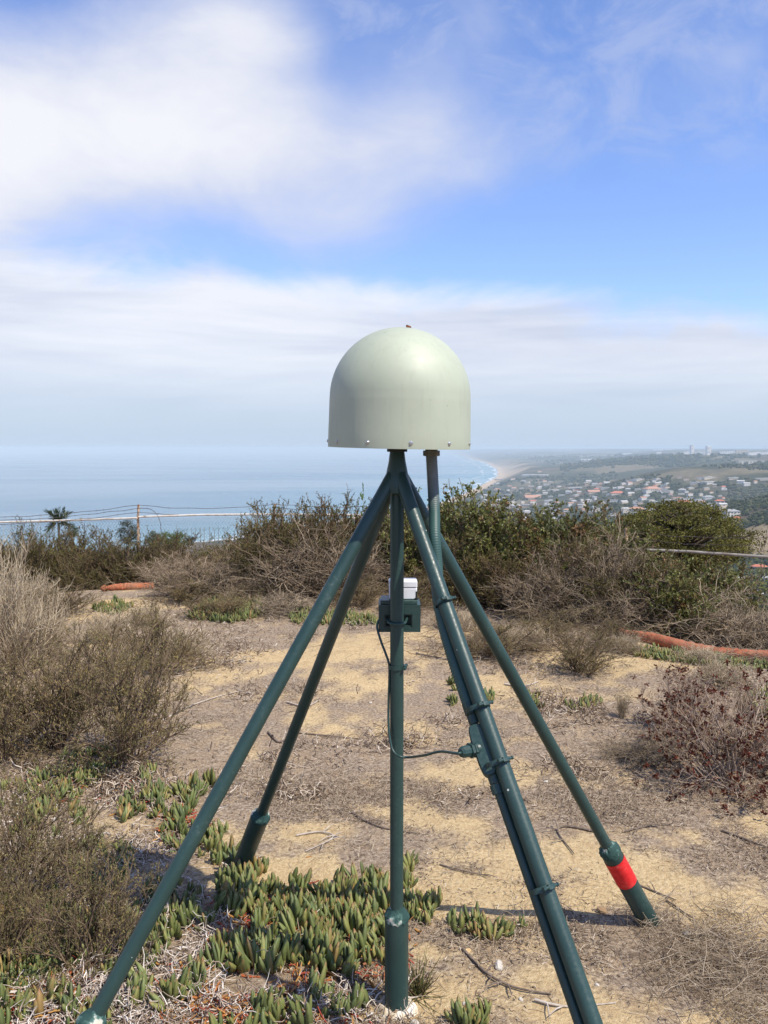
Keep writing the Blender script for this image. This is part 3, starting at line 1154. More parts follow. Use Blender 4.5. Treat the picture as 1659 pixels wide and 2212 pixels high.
yb = PB.y + .030
pl, pr = zp(295, 530, yb), zp(665, 530, yb)
pt, pbm = zp(480, 420, yb).z, zp(480, 648, yb).z
bw, bh = pr.x - pl.x, pt - pbm
bcx = (pl.x + pr.x) / 2
sb = empty('sensor_box', (bcx, yb, pbm))
tag(sb, 'small light grey sensor box on a dark green bracket strapped to the upright pipe', 'sensor box')
so = Vector(sb.location)
mb = MB(so)
hx0, hx1 = zp(345, 540, yb).x, zp(592, 540, yb).x
hz1_, hz0_ = zp(480, 492, yb).z, zp(480, 604, yb).z
th = .004
for (x0, x1, z0, z1) in ((pl.x, hx0, pbm, pt), (hx1, pr.x, pbm, pt), (hx0, hx1, pbm, hz0_), (hx0, hx1, hz1_, pt)):
    mb.box(((x0 + x1) / 2, yb, (z0 + z1) / 2), (x1 - x0 - .0001, th, z1 - z0 - .0001))
mb.build('bracket_plate', M['paint'], sb, smooth=False)
mb = MB(so)
mb.box((bcx, yb + .055, pt + .0022), (bw, .110 + th, .004))
mb.box((pr.x - .002, yb + .052, pt - .028), (.004, .10, .052))
mb.box((pl.x + .002, yb + .052, pt - .028), (.004, .10, .052))
mb.build('bracket_shelf', M['paint'], sb, smooth=False)
MB(so).box((bcx, yb + .030, (hz0_ + hz1_) / 2), (bw * .96, .003, bh * .9)).build('bracket_back', M['paint'], sb, smooth=False)
mb = MB(so)
fw = .004
mb.box((hx1 - .002, yb + .012, (hz0_ + hz1_) / 2), (fw, .02, hz1_ - hz0_))
mb.box((hx0 + .002, yb + .012, (hz0_ + hz1_) / 2), (fw, .02, hz1_ - hz0_))
mb.box(((hx0 + hx1) / 2, yb + .012, hz1_ - .002), (hx1 - hx0 - .009, .02, fw))
mb.box(((hx0 + hx1) / 2, yb + .012, hz0_ + .002), (hx1 - hx0 - .009, .02, fw))
mb.build('slot_frame', M['paint'], sb, smooth=False)
MB(so).box((bcx - .002, yb + .052, pt + .0105), (bw * .88, .098, .0125), None, .003).build('mounting_plate', M['paint'], sb)
wl, wr = zp(387, 300, yb + .03).x, zp(634, 300, yb + .03).x
wz0, wz2 = pt + .017, zp(500, 196, yb + .03).z
wz1 = wz0 + (wz2 - wz0) * .63
wcx, ww = (wl + wr) / 2, wr - wl
MB(so).box((wcx, yb + .056, (wz0 + wz1) / 2), (ww, .074, wz1 - wz0 - .0012), None, .004).build('box_body', M['box_white'], sb)
MB(so).box((wcx, yb + .056, (wz1 + wz2) / 2 + .0003), (ww + .0016, .0756, wz2 - wz1 - .0006), None, .005).build('box_lid', M['box_white'], sb)
for dx, dy in ((.053, .02), (.050, .088)):
    MB(so).lathe([(.0001, .026), (.0028, .026), (.0028, .006), (.006, .006), (.006, .0), (.0001, 0)], 8, Vector((bcx + dx, yb + dy, pt + .0168))).build('stud', M['dark_metal'], sb)
# U-bolt round the upright
zu = zp(450, 555, PB.y).z
ub = [Vector((PB.x + (PIPE + .006) * math.cos(R(a)), PB.y + (PIPE + .006) * math.sin(R(a)), zu - .004 * math.sin(R(-a)))) for a in range(-180, 1, 15)]
ub = [Vector((ub[0].x - .006, yb + .03, zu + .002))] + ub + [Vector((ub[-1].x + .008, yb + .03, zu + .004))]
MB(so).tube(ub, .0042, 10).build('u_bolt', M['paint'], sb)

# signal cable from the bracket down the upright and across to the conduit gland
gtip = g0 + gdir * .056
zc = lambda u, v, y: zp(u, v, y)
yc = PB.y - .004
cab = [zc(320, 520, yb + .03), zc(290, 560, yb + .006), zc(284, 620, yb - .004), zc(320, 740, PB.y + .012), zc(362, 850, PB.y), zc(388, 940, yc), zc(390, 1060, yc),
       zc(384, 1250, yc), zc(382, 1420, yc - .005), zc(392, 1570, yc - .02), zc(420, 1690, PB.y - .040), zc(480, 1745, PB.y - .055), zc(570, 1752, PB.y - .07),
       zc(700, 1735, lerp(PB.y, gtip.y, .5) - .035), zc(840, 1702, lerp(PB.y, gtip.y, .75) - .02), gtip - gdir * -.012, gtip - gdir * .006]
cobj = MB(cab[0])
cobj.tube(spline(cab, 8), .0038, 10)
cable = cobj.build('signal_cable', M['paint'], None, sharp=80)
cable.location = cab[0]
tag(cable, 'thin green cable looping from the sensor box to the fitting on the brace', 'cable')

# ------------------------------------------------------------------ fences
def wire_path(a, b, sag, n=14, jit=0.0, rng=None):
    out_ = []
    for i in range(n + 1):
        t = i / n
        p = lerp(a, b, t)
        p.z -= sag * 4 * t * (1 - t)
        if rng and 0 < i < n:
            p += Vector((0, rng.uniform(-jit, jit), rng.uniform(-jit, jit)))
        out_.append(p)
    return out_


def barbed(mb, pts, rng, step=.13, r_=.0052):
    mb.tube(pts, r_, 5)
    L = 0
    for a, b in zip(pts[:-1], pts[1:]):
        d = b - a
        k = max(1, int(d.length / step))
        for i in range(k):
            p = a + d * ((i + rng.random() * .2) / k)
            for sgn in (-1, 1):
                q = Vector((rng.uniform(-.3, .3), rng.uniform(-1, 1), rng.uniform(-1, 1))).normalized() * .022
                mb.tube([p - q, p + q], .0022, 3)


def chain_link(a, b, h, org, pitch=.070, r_=.0052):
    """woven zigzag wires between a and b (top line), hanging h down"""
    L = (b - a).length
    n = int(L / pitch)
    rows = int(h / pitch)
    d = (b - a) / n
    paths = []
    for i in range(n + 1):
        pts = []
        for j in range(rows + 1):
            s = (j % 2) * 1.0
            p = a + d * (i + s) + Vector((0, (.003 if (j % 2) else -.003), -j * pitch))
            pts.append(p - org)
        paths.append(pts)
    P = np.array([[tuple(q) for q in p] for p in paths])
    V, F = tubes_np(P, np.full(P.shape[:2], r_), 3)
    return mesh_np('chain_link', V, [F])


rngf = random.Random(4)
YF = 18.6
f0 = empty('chain_link_fence', at(298, 1215, YF))
tag(f0, 'chain link fence with peeling white top rail and barbed wire, at left above the sea', 'fence')
fo = Vector(f0.location)
A = at(-260, 1141, YF + .5); Bp = at(298, 1118, YF); Cp = at(590, 1111, YF - .1); Dp = at(900, 1113, YF - .4)
MB(fo).tube([A, at(0, 1128, YF + .25), at(150, 1124, YF + .1), Bp - Vector((.02, 0, .01))], .023, 10).build('top_rail', M['galv'], f0)
MB(fo).tube([Bp + Vector((.02, 0, .015)), at(440, 1112, YF), Cp, Dp], .023, 10).build('top_rail', M['galv'], f0)
for uu, vv, ytop in ((298, 1118, 1090), (592, 1113, 1088), (-250, 1140, 1112), (890, 1113, 1089)):
    p = at(uu, vv, YF + .05)
    tp = at(uu + 1.5, ytop, YF + .05)
    MB(fo).tube([p - Vector((0, 0, 1.95)), p, tp], [.030, .028, .025], 10).build('post', M['rusty_post'], f0)
for (x0, y0, x1, y1, x2, y2) in ((-250, 1117, 298, 1091, 592, 1089), (-250, 1123, 298, 1098, 592, 1097), (-250, 1132, 298, 1107, 592, 1109)):
    mb = MB(fo)
    barbed(mb, wire_path(at(x0, y0, YF), at(x1, y1, YF), .13, 18, .012, rngf), rngf)
    if y1 != 1098:
        barbed(mb, wire_path(at(x1, y1, YF), at(x2, y2, YF), .09 if y1 < 1095 else .05, 14, .012, rngf), rngf)
    else:
        barbed(mb, spline([at(x1, y1, YF), at(322, 1099, YF - .1), at(338, 1110, YF - .15), at(346, 1128, YF - .1), at(348, 1150, YF)], 5), rngf)
    barbed(mb, wire_path(at(x2, y2, YF), at(890, y2 + 1, YF - .3), .06, 14, .012, rngf), rngf)
    mb.build('barbed_wire', M['barb'], f0, smooth=False)
cl = chain_link(A - Vector((0, 0, .03)), Bp - Vector((0, 0, .03)), 1.5, fo)
link('wire_mesh', cl, f0, M['wire'])
cl = chain_link(Bp - Vector((0, 0, .03)), Cp - Vector((0, 0, .03)), 1.5, fo)
link('wire_mesh', cl, f0, M['wire'])

YG = 10.6
f1 = empty('chain_link_fence', at(1657, 1420, 10.4))
tag(f1, 'sagging fence with grey top rail and barbed strands behind the bushes at right', 'fence')
fo = Vector(f1.location)
A = at(1340, 1186, YG + .7); B_ = at(1480, 1191, YG + .4); Cc = at(1657, 1203, YG); E_ = at(2000, 1226, YG - .7)
MB(fo).tube([A, B_, Cc, E_], .019, 10).build('top_rail', M['rail_grey'], f1)
for uu, vv, yy, m_ in ((1985, 1226, YG - .62, 'rusty_post'), (1352, 1186, YG + .74, 'rusty_post')):
    p = at(uu, vv, yy)
    MB(fo).tube([p - Vector((0, 0, 1.9)), p, p + Vector((0, 0, .28))], .024, 10).build('post', M[m_], f1)
for dv in (12, 27, 42):
    mb = MB(fo)
    barbed(mb, wire_path(at(1352, 1187 - dv, YG + .7), at(1657, 1202 - dv, YG), .05, 16, .01, rngf), rngf, r_=.0026)
    barbed(mb, wire_path(at(1657, 1202 - dv, YG), at(1985, 1225 - dv, YG - .7), .05, 10, .01, rngf), rngf, r_=.0026)
    mb.build('barbed_wire', M['barb'], f1, smooth=False)

stk = ground_hit(1655, 1392)
st_o = MB(stk).tube([stk - Vector((0, 0, .1)), stk + Vector((.01, .0, .25)), Vector((stk.x + .005, stk.y, at(1656, 1278, stk.y).z))], [.016, .016, .015], 8).build('rusty_stake', M['orange_post'])
st_o.location = stk
tag(st_o, 'rusty orange stake upright at the right edge behind the red straw roll', 'stake')

# ------------------------------------------------------------------ straw wattles in orange netting
def wattle(name, pts, rads, label, mat, seed):
    rng = random.Random(seed)
    pp = spline(pts, 14)
    k = len(pp)
    rr_ = []
    for i in range(k):
        t = i / (k - 1) * (len(rads) - 1)
        j = min(int(t), len(rads) - 2)
        rr_.append((rads[j] + (rads[j + 1] - rads[j]) * (t - j)) * (1 + rng.uniform(-.05, .05)))
    mb = MB(pp[0])
    mb.tube(pp, rr_, 18)
    mb.v = [(x + rng.uniform(-.006, .006), y + rng.uniform(-.006, .006), z + rng.uniform(-.006, .006)) for x, y, z in mb.v]
    o = mb.build('straw_roll', mat, None, sharp=80)
    o.location = pp[0]
    o.name = name
    return tag(o, label, 'straw wattle')


w1 = [at(1335, 1376, 8.2), at(1352, 1380, 8.0), at(1400, 1393, 7.8), at(1470, 1402, 7.55), at(1560, 1410, 7.4), at(1650, 1415, 7.3), at(1760, 1419, 7.2), at(1880, 1424, 7.1)]
for p in w1:
    p.z = max(p.z, hz1(p.x, p.y) + .035)
wattle('straw_wattle', w1, [.015, .042, .055, .052, .046, .04, .036, .036], 'long rust red netted straw roll lying below the bushes at right', M['wattle'], 5)
g_ = ground_hit(262, 1275)
w2 = [at(218, 1264, g_.y), at(226, 1268, g_.y), at(232, 1270, g_.y), at(245, 1266, g_.y), at(272, 1266, g_.y), at(296, 1266, g_.y), at(330, 1266, g_.y + .1)]
for p in w2:
    p.z = hz1(p.x, p.y) + .04
wattle('straw_wattle', w2, [.02, .05, .026, .045, .058, .056, .05], 'short orange netted straw roll on the ground in front of the left fence', M['wattle_o'], 8)

# ------------------------------------------------------------------ shrubs
def rnd_dirs(rng, n, up=0.0):
    q = rng.normal(size=(n, 3))
    q[:, 2] += up
    return q / np.linalg.norm(q, axis=1, keepdims=True)


def walk(P0, D0, L, k, rng, wob, up=0.0):
    """n wandering paths of k points"""
    n = len(P0)
    pts = [P0]
    D = D0.copy()
    st = (np.broadcast_to(L, n) / (k - 1))[:, None]
    for _ in range(k - 1):
        D = D + rng.normal(size=(n, 3)) * wob
        D[:, 2] += up
        D /= np.linalg.norm(D, axis=1, keepdims=True)
        pts.append(pts[-1] + D * st)
    return np.stack(pts, 1)


def pick(paths, n, rng, lo=0.3, hi=1.0):
    """n random points along the paths with the local direction"""
    m, k, _ = paths.shape
    i = rng.integers(0, m, n)
    t = rng.uniform(lo, hi, n) * (k - 1) * 0.9999
    j = np.minimum(t.astype(int), k - 2)
    f = (t - j)[:, None]
    a, b = paths[i, j], paths[i, j + 1]
    d = b - a
    d /= np.linalg.norm(d, axis=1, keepdims=True) + 1e-9
    return a + (b - a) * f, d


def make_shrub(seed, n1, n2, n3, nl, leaf, lw, r1, spread=0.9, wob=.18, up=.05, flat=1.0, leaf_at=(.2, 1.0), leaf_up=.4, twig_r=.0022,
               l2=.42, l3=.17, clump=0, lvar=(0, 1), domes=1.0, upright=False):
    """unit shrub: about 1 m tall, 1 m wide. returns (stem mesh, foliage mesh)"""
    rng = np.random.default_rng(seed)
    a = rng.uniform(0, 2 * math.pi, n1)
    e = np.arccos(rng.uniform(0, 1, n1) ** domes) if not upright else rng.uniform(0, .75, n1)
    tgt = np.stack([np.cos(a) * np.sin(e) * .5 * spread, np.sin(a) * np.sin(e) * .5 * spread, .12 + np.cos(e) * .84 * flat], 1)
    tgt *= rng.uniform(.62, 1.0, (n1, 1))
    P0 = np.stack([rng.normal(0, .05, n1), rng.normal(0, .05, n1), np.full(n1, -.03)], 1)
    D0 = (tgt - P0)
    L1 = np.linalg.norm(D0, axis=1) * 1.02
    D0 = D0 / L1[:, None] + rng.normal(size=(n1, 3)) * wob * .6
    D0 /= np.linalg.norm(D0, axis=1, keepdims=True)
    S1 = walk(P0, D0, L1, 7, rng, wob, up * .5)
    p, d = pick(S1, n2, rng, .22, 1.0)
    D2 = d + rnd_dirs(rng, n2, .25) * .8
    D2 /= np.linalg.norm(D2, axis=1, keepdims=True)
    S2 = walk(p, D2, rng.uniform(.3, 1.0, n2) * l2, 5, rng, wob * 1.2, up)
    p, d = pick(S2, n3, rng, .25, 1.0)
    D3 = d + rnd_dirs(rng, n3, .3) * .75
    D3 /= np.linalg.norm(D3, axis=1, keepdims=True)
    S3 = walk(p, D3, rng.uniform(.3, 1.0, n3) * l3, 4, rng, wob * 1.3, up)
    for S in (S1, S2, S3):
        S[..., 2] = np.maximum(S[..., 2], -.03 + rng.uniform(0, .02))
    Vs, Fs, av = [], [], []
    b = 0
    for S, ra, rb, sd in ((S1, r1, r1 * .45, 4), (S2, r1 * .45, twig_r, 3), (S3, twig_r * 1.2, twig_r * .6, 3)):
        n, k, _ = S.shape
        rr_ = np.linspace(ra, rb, k)[None, :] * rng.uniform(.7, 1.2, (n, 1))
        V, F = tubes_np(S, rr_, sd)
        Vs.append(V); Fs.append(F + b); b += len(V)
        av.append(np.repeat(rng.uniform(.2, .8, n), k * sd))
    stem = mesh_np('branches', np.concatenate(Vs), Fs, {'var': np.concatenate(av)}, smooth=True)
    fol = None
    if nl:
        p, d = pick(S3, nl, rng, *leaf_at)
        Dl = d * .6 + rnd_dirs(rng, nl, leaf_up)
        L = leaf * rng.uniform(.55, 1.15, nl)
        V, F = leaves_np(p, Dl, L, lw * rng.uniform(.7, 1.2, nl), rng)
        # colour changes by spray, then leaf by leaf
        cl_ = fbm(p[:, 0] * 5 + seed, p[:, 1] * 5 + p[:, 2] * 4, seed, 3)
        v = np.clip(.5 + (cl_ - .5) * 1.6 + rng.normal(0, .16, nl), 0.02, .98)
        Vs2, Fs2, av2 = [V], [F], [np.repeat(v, 4)]
        if clump:
            pc, _ = pick(S3, clump, rng, .7, 1.0)
            nb = 7
            pp = np.repeat(pc, nb, 0) + rng.normal(0, .008, (clump * nb, 3))
            V2, F2 = leaves_np(pp, rnd_dirs(rng, clump * nb, .2), .030 * rng.uniform(.6, 1.2, clump * nb), .022, rng)
            Vs2.append(V2); Fs2.append(F2 + len(V)); av2.append(np.full(len(V2), .01))
        fol = mesh_np('foliage', np.concatenate(Vs2), Fs2, {'var': np.concatenate(av2)}, smooth=False)
    return stem, fol


T = {}
bark_d = plant_mat('dark_bark', [(0.2, (0.085, 0.058, 0.036)), (0.8, (0.215, 0.155, 0.10))], .95, 0)
bark_g = plant_mat('grey_dead_wood', [(0.2, (0.16, 0.115, 0.076)), (0.8, (0.37, 0.295, 0.205))], .95, 0)
bark_s = plant_mat('straw_wood', [(0.2, (0.29, 0.22, 0.14)), (0.8, (0.57, 0.47, 0.33))], .95, 0)
bark_r = plant_mat('pale_stems', [(0.2, (0.20, 0.14, 0.10)), (0.8, (0.40, 0.31, 0.24))], .95, 0)
f_heath = plant_mat('heath_leaves', [(0.1, (0.17, 0.11, 0.05)), (0.35, (0.088, 0.085, 0.025)), (0.65, (0.125, 0.122, 0.034)), (0.95, (0.21, 0.165, 0.055))], .8, .2)
f_leafy = plant_mat('broad_leaves', [(0.05, (0.23, 0.125, 0.05)), (0.28, (0.165, 0.135, 0.04)), (0.5, (0.105, 0.125, 0.030)), (0.75, (0.16, 0.18, 0.045)), (0.95, (0.28, 0.26, 0.08))], .45, .3, .4)
f_bright = plant_mat('bright_leaves', [(0.1, (0.05, 0.10, 0.02)), (0.5, (0.075, 0.16, 0.03)), (0.95, (0.14, 0.22, 0.05))], .45, .35, .4)
f_dry = plant_mat('dry_leaves', [(0.1, (0.18, 0.125, 0.068)), (0.35, (0.17, 0.150, 0.066)), (0.65, (0.225, 0.195, 0.082)), (0.95, (0.33, 0.24, 0.095))], .9, .2)
f_olive = plant_mat('olive_leaves', [(0.1, (0.095, 0.078, 0.022)), (0.4, (0.115, 0.112, 0.026)), (0.7, (0.155, 0.148, 0.036)), (0.95, (0.205, 0.18, 0.055))], .7, .25)
f_rust = plant_mat('rust_flower_heads', [(0.0, (0.085, 0.022, 0.012)), (0.08, (0.12, 0.032, 0.016)), (0.2, (0.21, 0.075, 0.04)), (0.5, (0.26, 0.14, 0.07)), (0.95, (0.25, 0.19, 0.085))], .9, .15, objvar=0.0)
f_straw = plant_mat('straw_leaves', [(0.1, (0.19, 0.145, 0.085)), (0.5, (0.28, 0.22, 0.125)), (0.95, (0.23, 0.19, 0.09))], .9, .25)


def kind(name, bark, fol, variants):
    T[name] = (bark, fol, variants)


kind('heath', bark_d, f_heath, [make_shrub(s, 40, 420, 2600, 26000, .026, .0085, .011, 1.0, .16, .10, leaf_up=.7) for s in (1, 2)])
kind('leafy', bark_d, f_leafy, [make_shrub(s, 40, 380, 2200, 21000, .040, .0185, .012, 1.05, .17, .02, leaf_up=.4, leaf_at=(.2, 1), domes=.8) for s in (11, 12)])
kind('bright', bark_d, f_bright, [make_shrub(s, 16, 110, 420, 2600, .07, .030, .012, 1.0, .16, .10, leaf_up=.6) for s in (15,)])
kind('dead', bark_g, None, [make_shrub(s, 40, 420, 2100, 0, 0, 0, .010, 1.05, .26, .02, twig_r=.0024, l2=.45, l3=.22) for s in (21, 22, 23)])
kind('dry', bark_d, f_dry, [make_shrub(s, 30, 230, 1350, 9000, .024, .0068, .0085, 1.0, .17, .06, leaf_up=.8, twig_r=.0019, l2=.34, l3=.16) for s in (31, 32, 33)])
kind('straw', bark_s, f_straw, [make_shrub(s, 90, 520, 1700, 2600, .030, .005, .0065, 1.0, .12, .10, leaf_up=.9, twig_r=.0020, l2=.36, l3=.2) for s in (41, 42)])
kind('olive', bark_d, f_olive, [make_shrub(s, 34, 420, 2000, 16000, .024, .012, .012, 1.05, .18, .0, leaf_up=.5, domes=.8, l2=.36, l3=.14) for s in (51,)])
kind('rust', bark_r, f_rust, [make_shrub(s, 30, 260, 1100, 3200, .022, .009, .0075, 1.05, .2, .03, leaf_up=.3, clump=280, twig_r=.002, l2=.42, l3=.2) for s in (61, 62)])
kind('tuft', bark_s, f_straw, [make_shrub(s, 120, 300, 500, 1600, .035, .005, .0045, .9, .10, .10, leaf_up=1.2, twig_r=.0018, l2=.3, l3=.14, upright=True) for s in (71, 72)])

_cnt = {}


def shrub(kd, u, base, top, width, label, name=None, dist=None, group=None, seed=0, squash=1.0, cat='shrub', hi=None):
    """u: photo column, base/top: photo rows of foot and crown, width: photo width"""
    bark, fol, var = T[kd]
    if dist is None:
        g = ground_hit(u, base)
    else:
        d_ = ray(u, base)
        t_ = dist / d_.y
        g = Vector((d_.x * t_, dist, 0))
        g.z = hz1(g.x, g.y)
    D = math.hypot(g.y, g.x)
    zt = at(u, top, g.y).z
    H = max(zt - g.z, .1) * 1.04
    W = width / FD * (g.y * CP + (CAM_H - g.z) * SP) * 1.02
    i = _cnt.get(kd, 0)
    _cnt[kd] = i + 1
    st, fo_ = var[i % len(var)]
    root = empty(name or {'heath': 'heath_shrub', 'leafy': 'leafy_shrub', 'bright': 'leafy_shrub', 'dead': 'bare_shrub', 'dry': 'dry_shrub', 'straw': 'bare_shrub', 'olive': 'olive_shrub',
                          'rust': 'buckwheat_shrub', 'tuft': 'dry_grass_tuft'}[kd], (g.x, g.y, g.z - .01), (i * 2.399 + seed) % 6.283)
    root.scale = (W, W * squash, H)
    link('branches', st, root, bark)
    if fo_:
        link('foliage', fo_, root, fol)
    tag(root, label, cat, group)
    return root


# --- back rows beyond the clearing
G_H = 'dark heath shrubs in the left hedge'
G_L = 'leafy shrubs behind the antenna'
G_D = 'bare grey shrubs in the back row'
heath_l = ['dark heath shrub cut by the left edge below the fence', 'dark heath shrub leftmost of the low hedge below the fence', 'dark heath shrub right below the shaggy palm',
           'dark heath shrub in the hedge below the conifer', 'dark heath shrub in the hedge right of the rusty fence post', 'dark heath shrub in the hedge below the bright green tree',
           'dark heath shrub at the right end of the low hedge below the fence']
for u, b, t_, w_, q in ((-60, 1255, 1158, 190, 0), (45, 1262, 1150, 190, 1), (150, 1262, 1140, 180, 2), (255, 1262, 1146, 180, 3), (345, 1258, 1152, 170, 4), (430, 1255, 1160, 170, 5), (505, 1250, 1165, 160, 6)):
    shrub('heath', u, b, t_, w_, heath_l[q], dist=13.1 + (q % 3) * .4, group=G_H, seed=q)
shrub('heath', 95, 1235, 1128, 130, 'tallest dark heath shrub in front of the palm at left', dist=14.2)
shrub('heath', 190, 1270, 1190, 130, 'yellowish green heath shrub standing left of the orange straw roll', dist=12.9)
shrub('heath', 585, 1290, 1092, 200, 'tall dark heath shrub left of the dome legs, outermost toward the sea', dist=10.6)
shrub('heath', 700, 1290, 1072, 230, 'tall dark heath shrub directly behind the left brace of the antenna', dist=10.8, seed=2)
shrub('heath', 640, 1270, 1085, 200, 'dark heath shrub in the clump rear left of the antenna', dist=11.6, seed=4)
shrub('dead', 655, 1285, 1125, 250, 'tangled grey bare shrub in front of the dark clump left of the antenna', dist=10.1)
shrub('dead', 755, 1280, 1140, 180, 'grey bare shrub seen between the left braces', dist=10.2, seed=1)
shrub('dead', 450, 1272, 1175, 250, 'wide tangle of grey dead branches beside the orange straw roll', dist=10.7)
shrub('dead', 365, 1278, 1190, 200, 'grey dead shrub just behind the orange straw roll', dist=12.9)
shrub('dead', 530, 1280, 1200, 170, 'low grey dead shrub below the left end of the tall dark clump', dist=10.2, seed=3)
shrub('bright', 800, 1250, 1064, 110, 'bright green leafy shrub peeping over the dark clump left of the upright', dist=12.3)
shrub('heath', 835, 1280, 1085, 190, 'dark heath shrub directly behind the upright pipe', dist=11.2, seed=3)
shrub('leafy', 935, 1295, 1075, 190, 'leafy shrub behind the upper right brace', dist=10.6)
shrub('leafy', 1025, 1305, 1062, 220, 'tallest leafy green shrub just right of the antenna braces', dist=10.2, seed=5)
shrub('leafy', 1130, 1310, 1092, 230, 'leafy shrub with brownish tips right of the antenna, in front of the town', dist=10.0, seed=1)
shrub('leafy', 1215, 1310, 1095, 200, 'leafy green shrub left of the round olive bush', dist=10.2, seed=2)
shrub('heath', 1000, 1300, 1150, 200, 'dark heath shrub low behind the right braces', dist=9.9, seed=6)
shrub('heath', 1110, 1330, 1190, 180, 'dark low heath shrub below the leafy shrubs right of the antenna', dist=9.4, seed=2)
shrub('leafy', 1320, 1310, 1100, 170, 'leafy shrub touching the left side of the round olive bush', dist=11.0, seed=4)
shrub('olive', 1570, 1310, 1165, 160, 'small olive bush at the right foot of the rounded bush', name='olive_bush', dist=11.8, cat='bush', seed=3)
shrub('dead', 1275, 1335, 1115, 210, 'tall grey bare shrub with curling branches right of the leafy shrubs', dist=9.2)
shrub('dead', 1190, 1340, 1190, 190, 'grey tangle under the leafy shrubs, right of the braces', dist=8.9, seed=1)
shrub('dead', 1345, 1350, 1165, 190, 'grey dead shrub in front of the dark brown shrub at right', dist=8.8, seed=2)
shrub('heath', 1400, 1365, 1185, 210, 'dark brown shrub above the long red straw roll', dist=9.0, seed=1)
shrub('leafy', 1500, 1380, 1215, 230, 'sparse leafy shrub above the middle of the red straw roll', dist=9.3, seed=3)
shrub('dead', 1470, 1385, 1240, 220, 'grey bare shrub right behind the red straw roll', dist=8.6, seed=4)
shrub('dead', 1585, 1400, 1275, 230, 'grey brown bare shrub at right end behind the red straw roll', dist=8.3, seed=5)
shrub('dead', 1680, 1405, 1290, 200, 'bare shrub cut by the right edge of the view, behind the red roll', dist=8.2, seed=6)
shrub('dead', 1290, 1360, 1250, 170, 'low grey tangle at the top of the path right of the braces', dist=8.6, seed=7)
shrub('dry', 1060, 1415, 1325, 200, 'low brown twiggy shrub behind the right rear brace', seed=1)
shrub('straw', 1130, 1400, 1345, 160, 'low mound of dry straw twigs right of the rear brace')
shrub('straw', 985, 1360, 1305, 120, 'small straw coloured tuft shrub just right of the sensor box', seed=2)
shrub('dry', 880, 1300, 1225, 170, 'brown twiggy shrub behind the sensor box', dist=9.4, seed=2)

# --- middle distance
shrub('dry', 1255, 1452, 1335, 165, 'round brown bush standing alone on the path at right', name='round_dry_bush')
shrub('tuft', 1343, 1552, 1492, 62, 'small dry yellow tuft left of the rust red shrub')
shrub('rust', 1470, 1590, 1425, 210, 'rust red buckwheat shrub below the red straw roll', seed=1)
shrub('rust', 1570, 1690, 1440, 270, 'brown shrub with pale forked stems at the right edge', seed=4)
shrub('rust', 1680, 1660, 1440, 220, 'rusty shrub cut by the right edge of the view', seed=2)
shrub('tuft', 1600, 1560, 1470, 80, 'greenish dry tuft among the rusty shrubs at right', seed=1)
shrub('straw', 1560, 1480, 1425, 150, 'straw coloured low shrub just below the red straw roll at far right', seed=4)
# --- left side
shrub('straw', 15, 1545, 1170, 230, 'tall pale grey straw shrub at the left edge of the view', dist=6.6)
shrub('straw', -70, 1500, 1150, 240, 'pale straw shrub half cut by the left edge', dist=6.9, seed=2)
shrub('straw', 95, 1430, 1290, 150, 'low pale straw shrub beside the tall straw shrub at left', seed=3)
shrub('dry', 350, 1455, 1288, 190, 'brown twiggy shrub farthest up the left side of the clearing', seed=5)
shrub('dry', 275, 1650, 1335, 300, 'large brown twiggy shrub in the middle of the left side', seed=1)
shrub('dry', 110, 1620, 1330, 280, 'large brown twiggy shrub at left, nearer the frame edge', seed=2)
shrub('dry', 10, 1640, 1390, 240, 'brown twiggy shrub cut by the left edge', seed=3)
shrub('dry', 210, 1520, 1325, 220, 'brown twiggy shrub behind the two large left shrubs', seed=6)
shrub('dry', 60, 1950, 1640, 300, 'yellow brown twiggy shrub at lower left edge', seed=4)
shrub('dry', 190, 2090, 1800, 290, 'low yellow brown shrub sprawling toward the front left brace', seed=7)
shrub('dry', 20, 2080, 1830, 240, 'low yellow brown shrub cut by the left edge, nearest', seed=8)

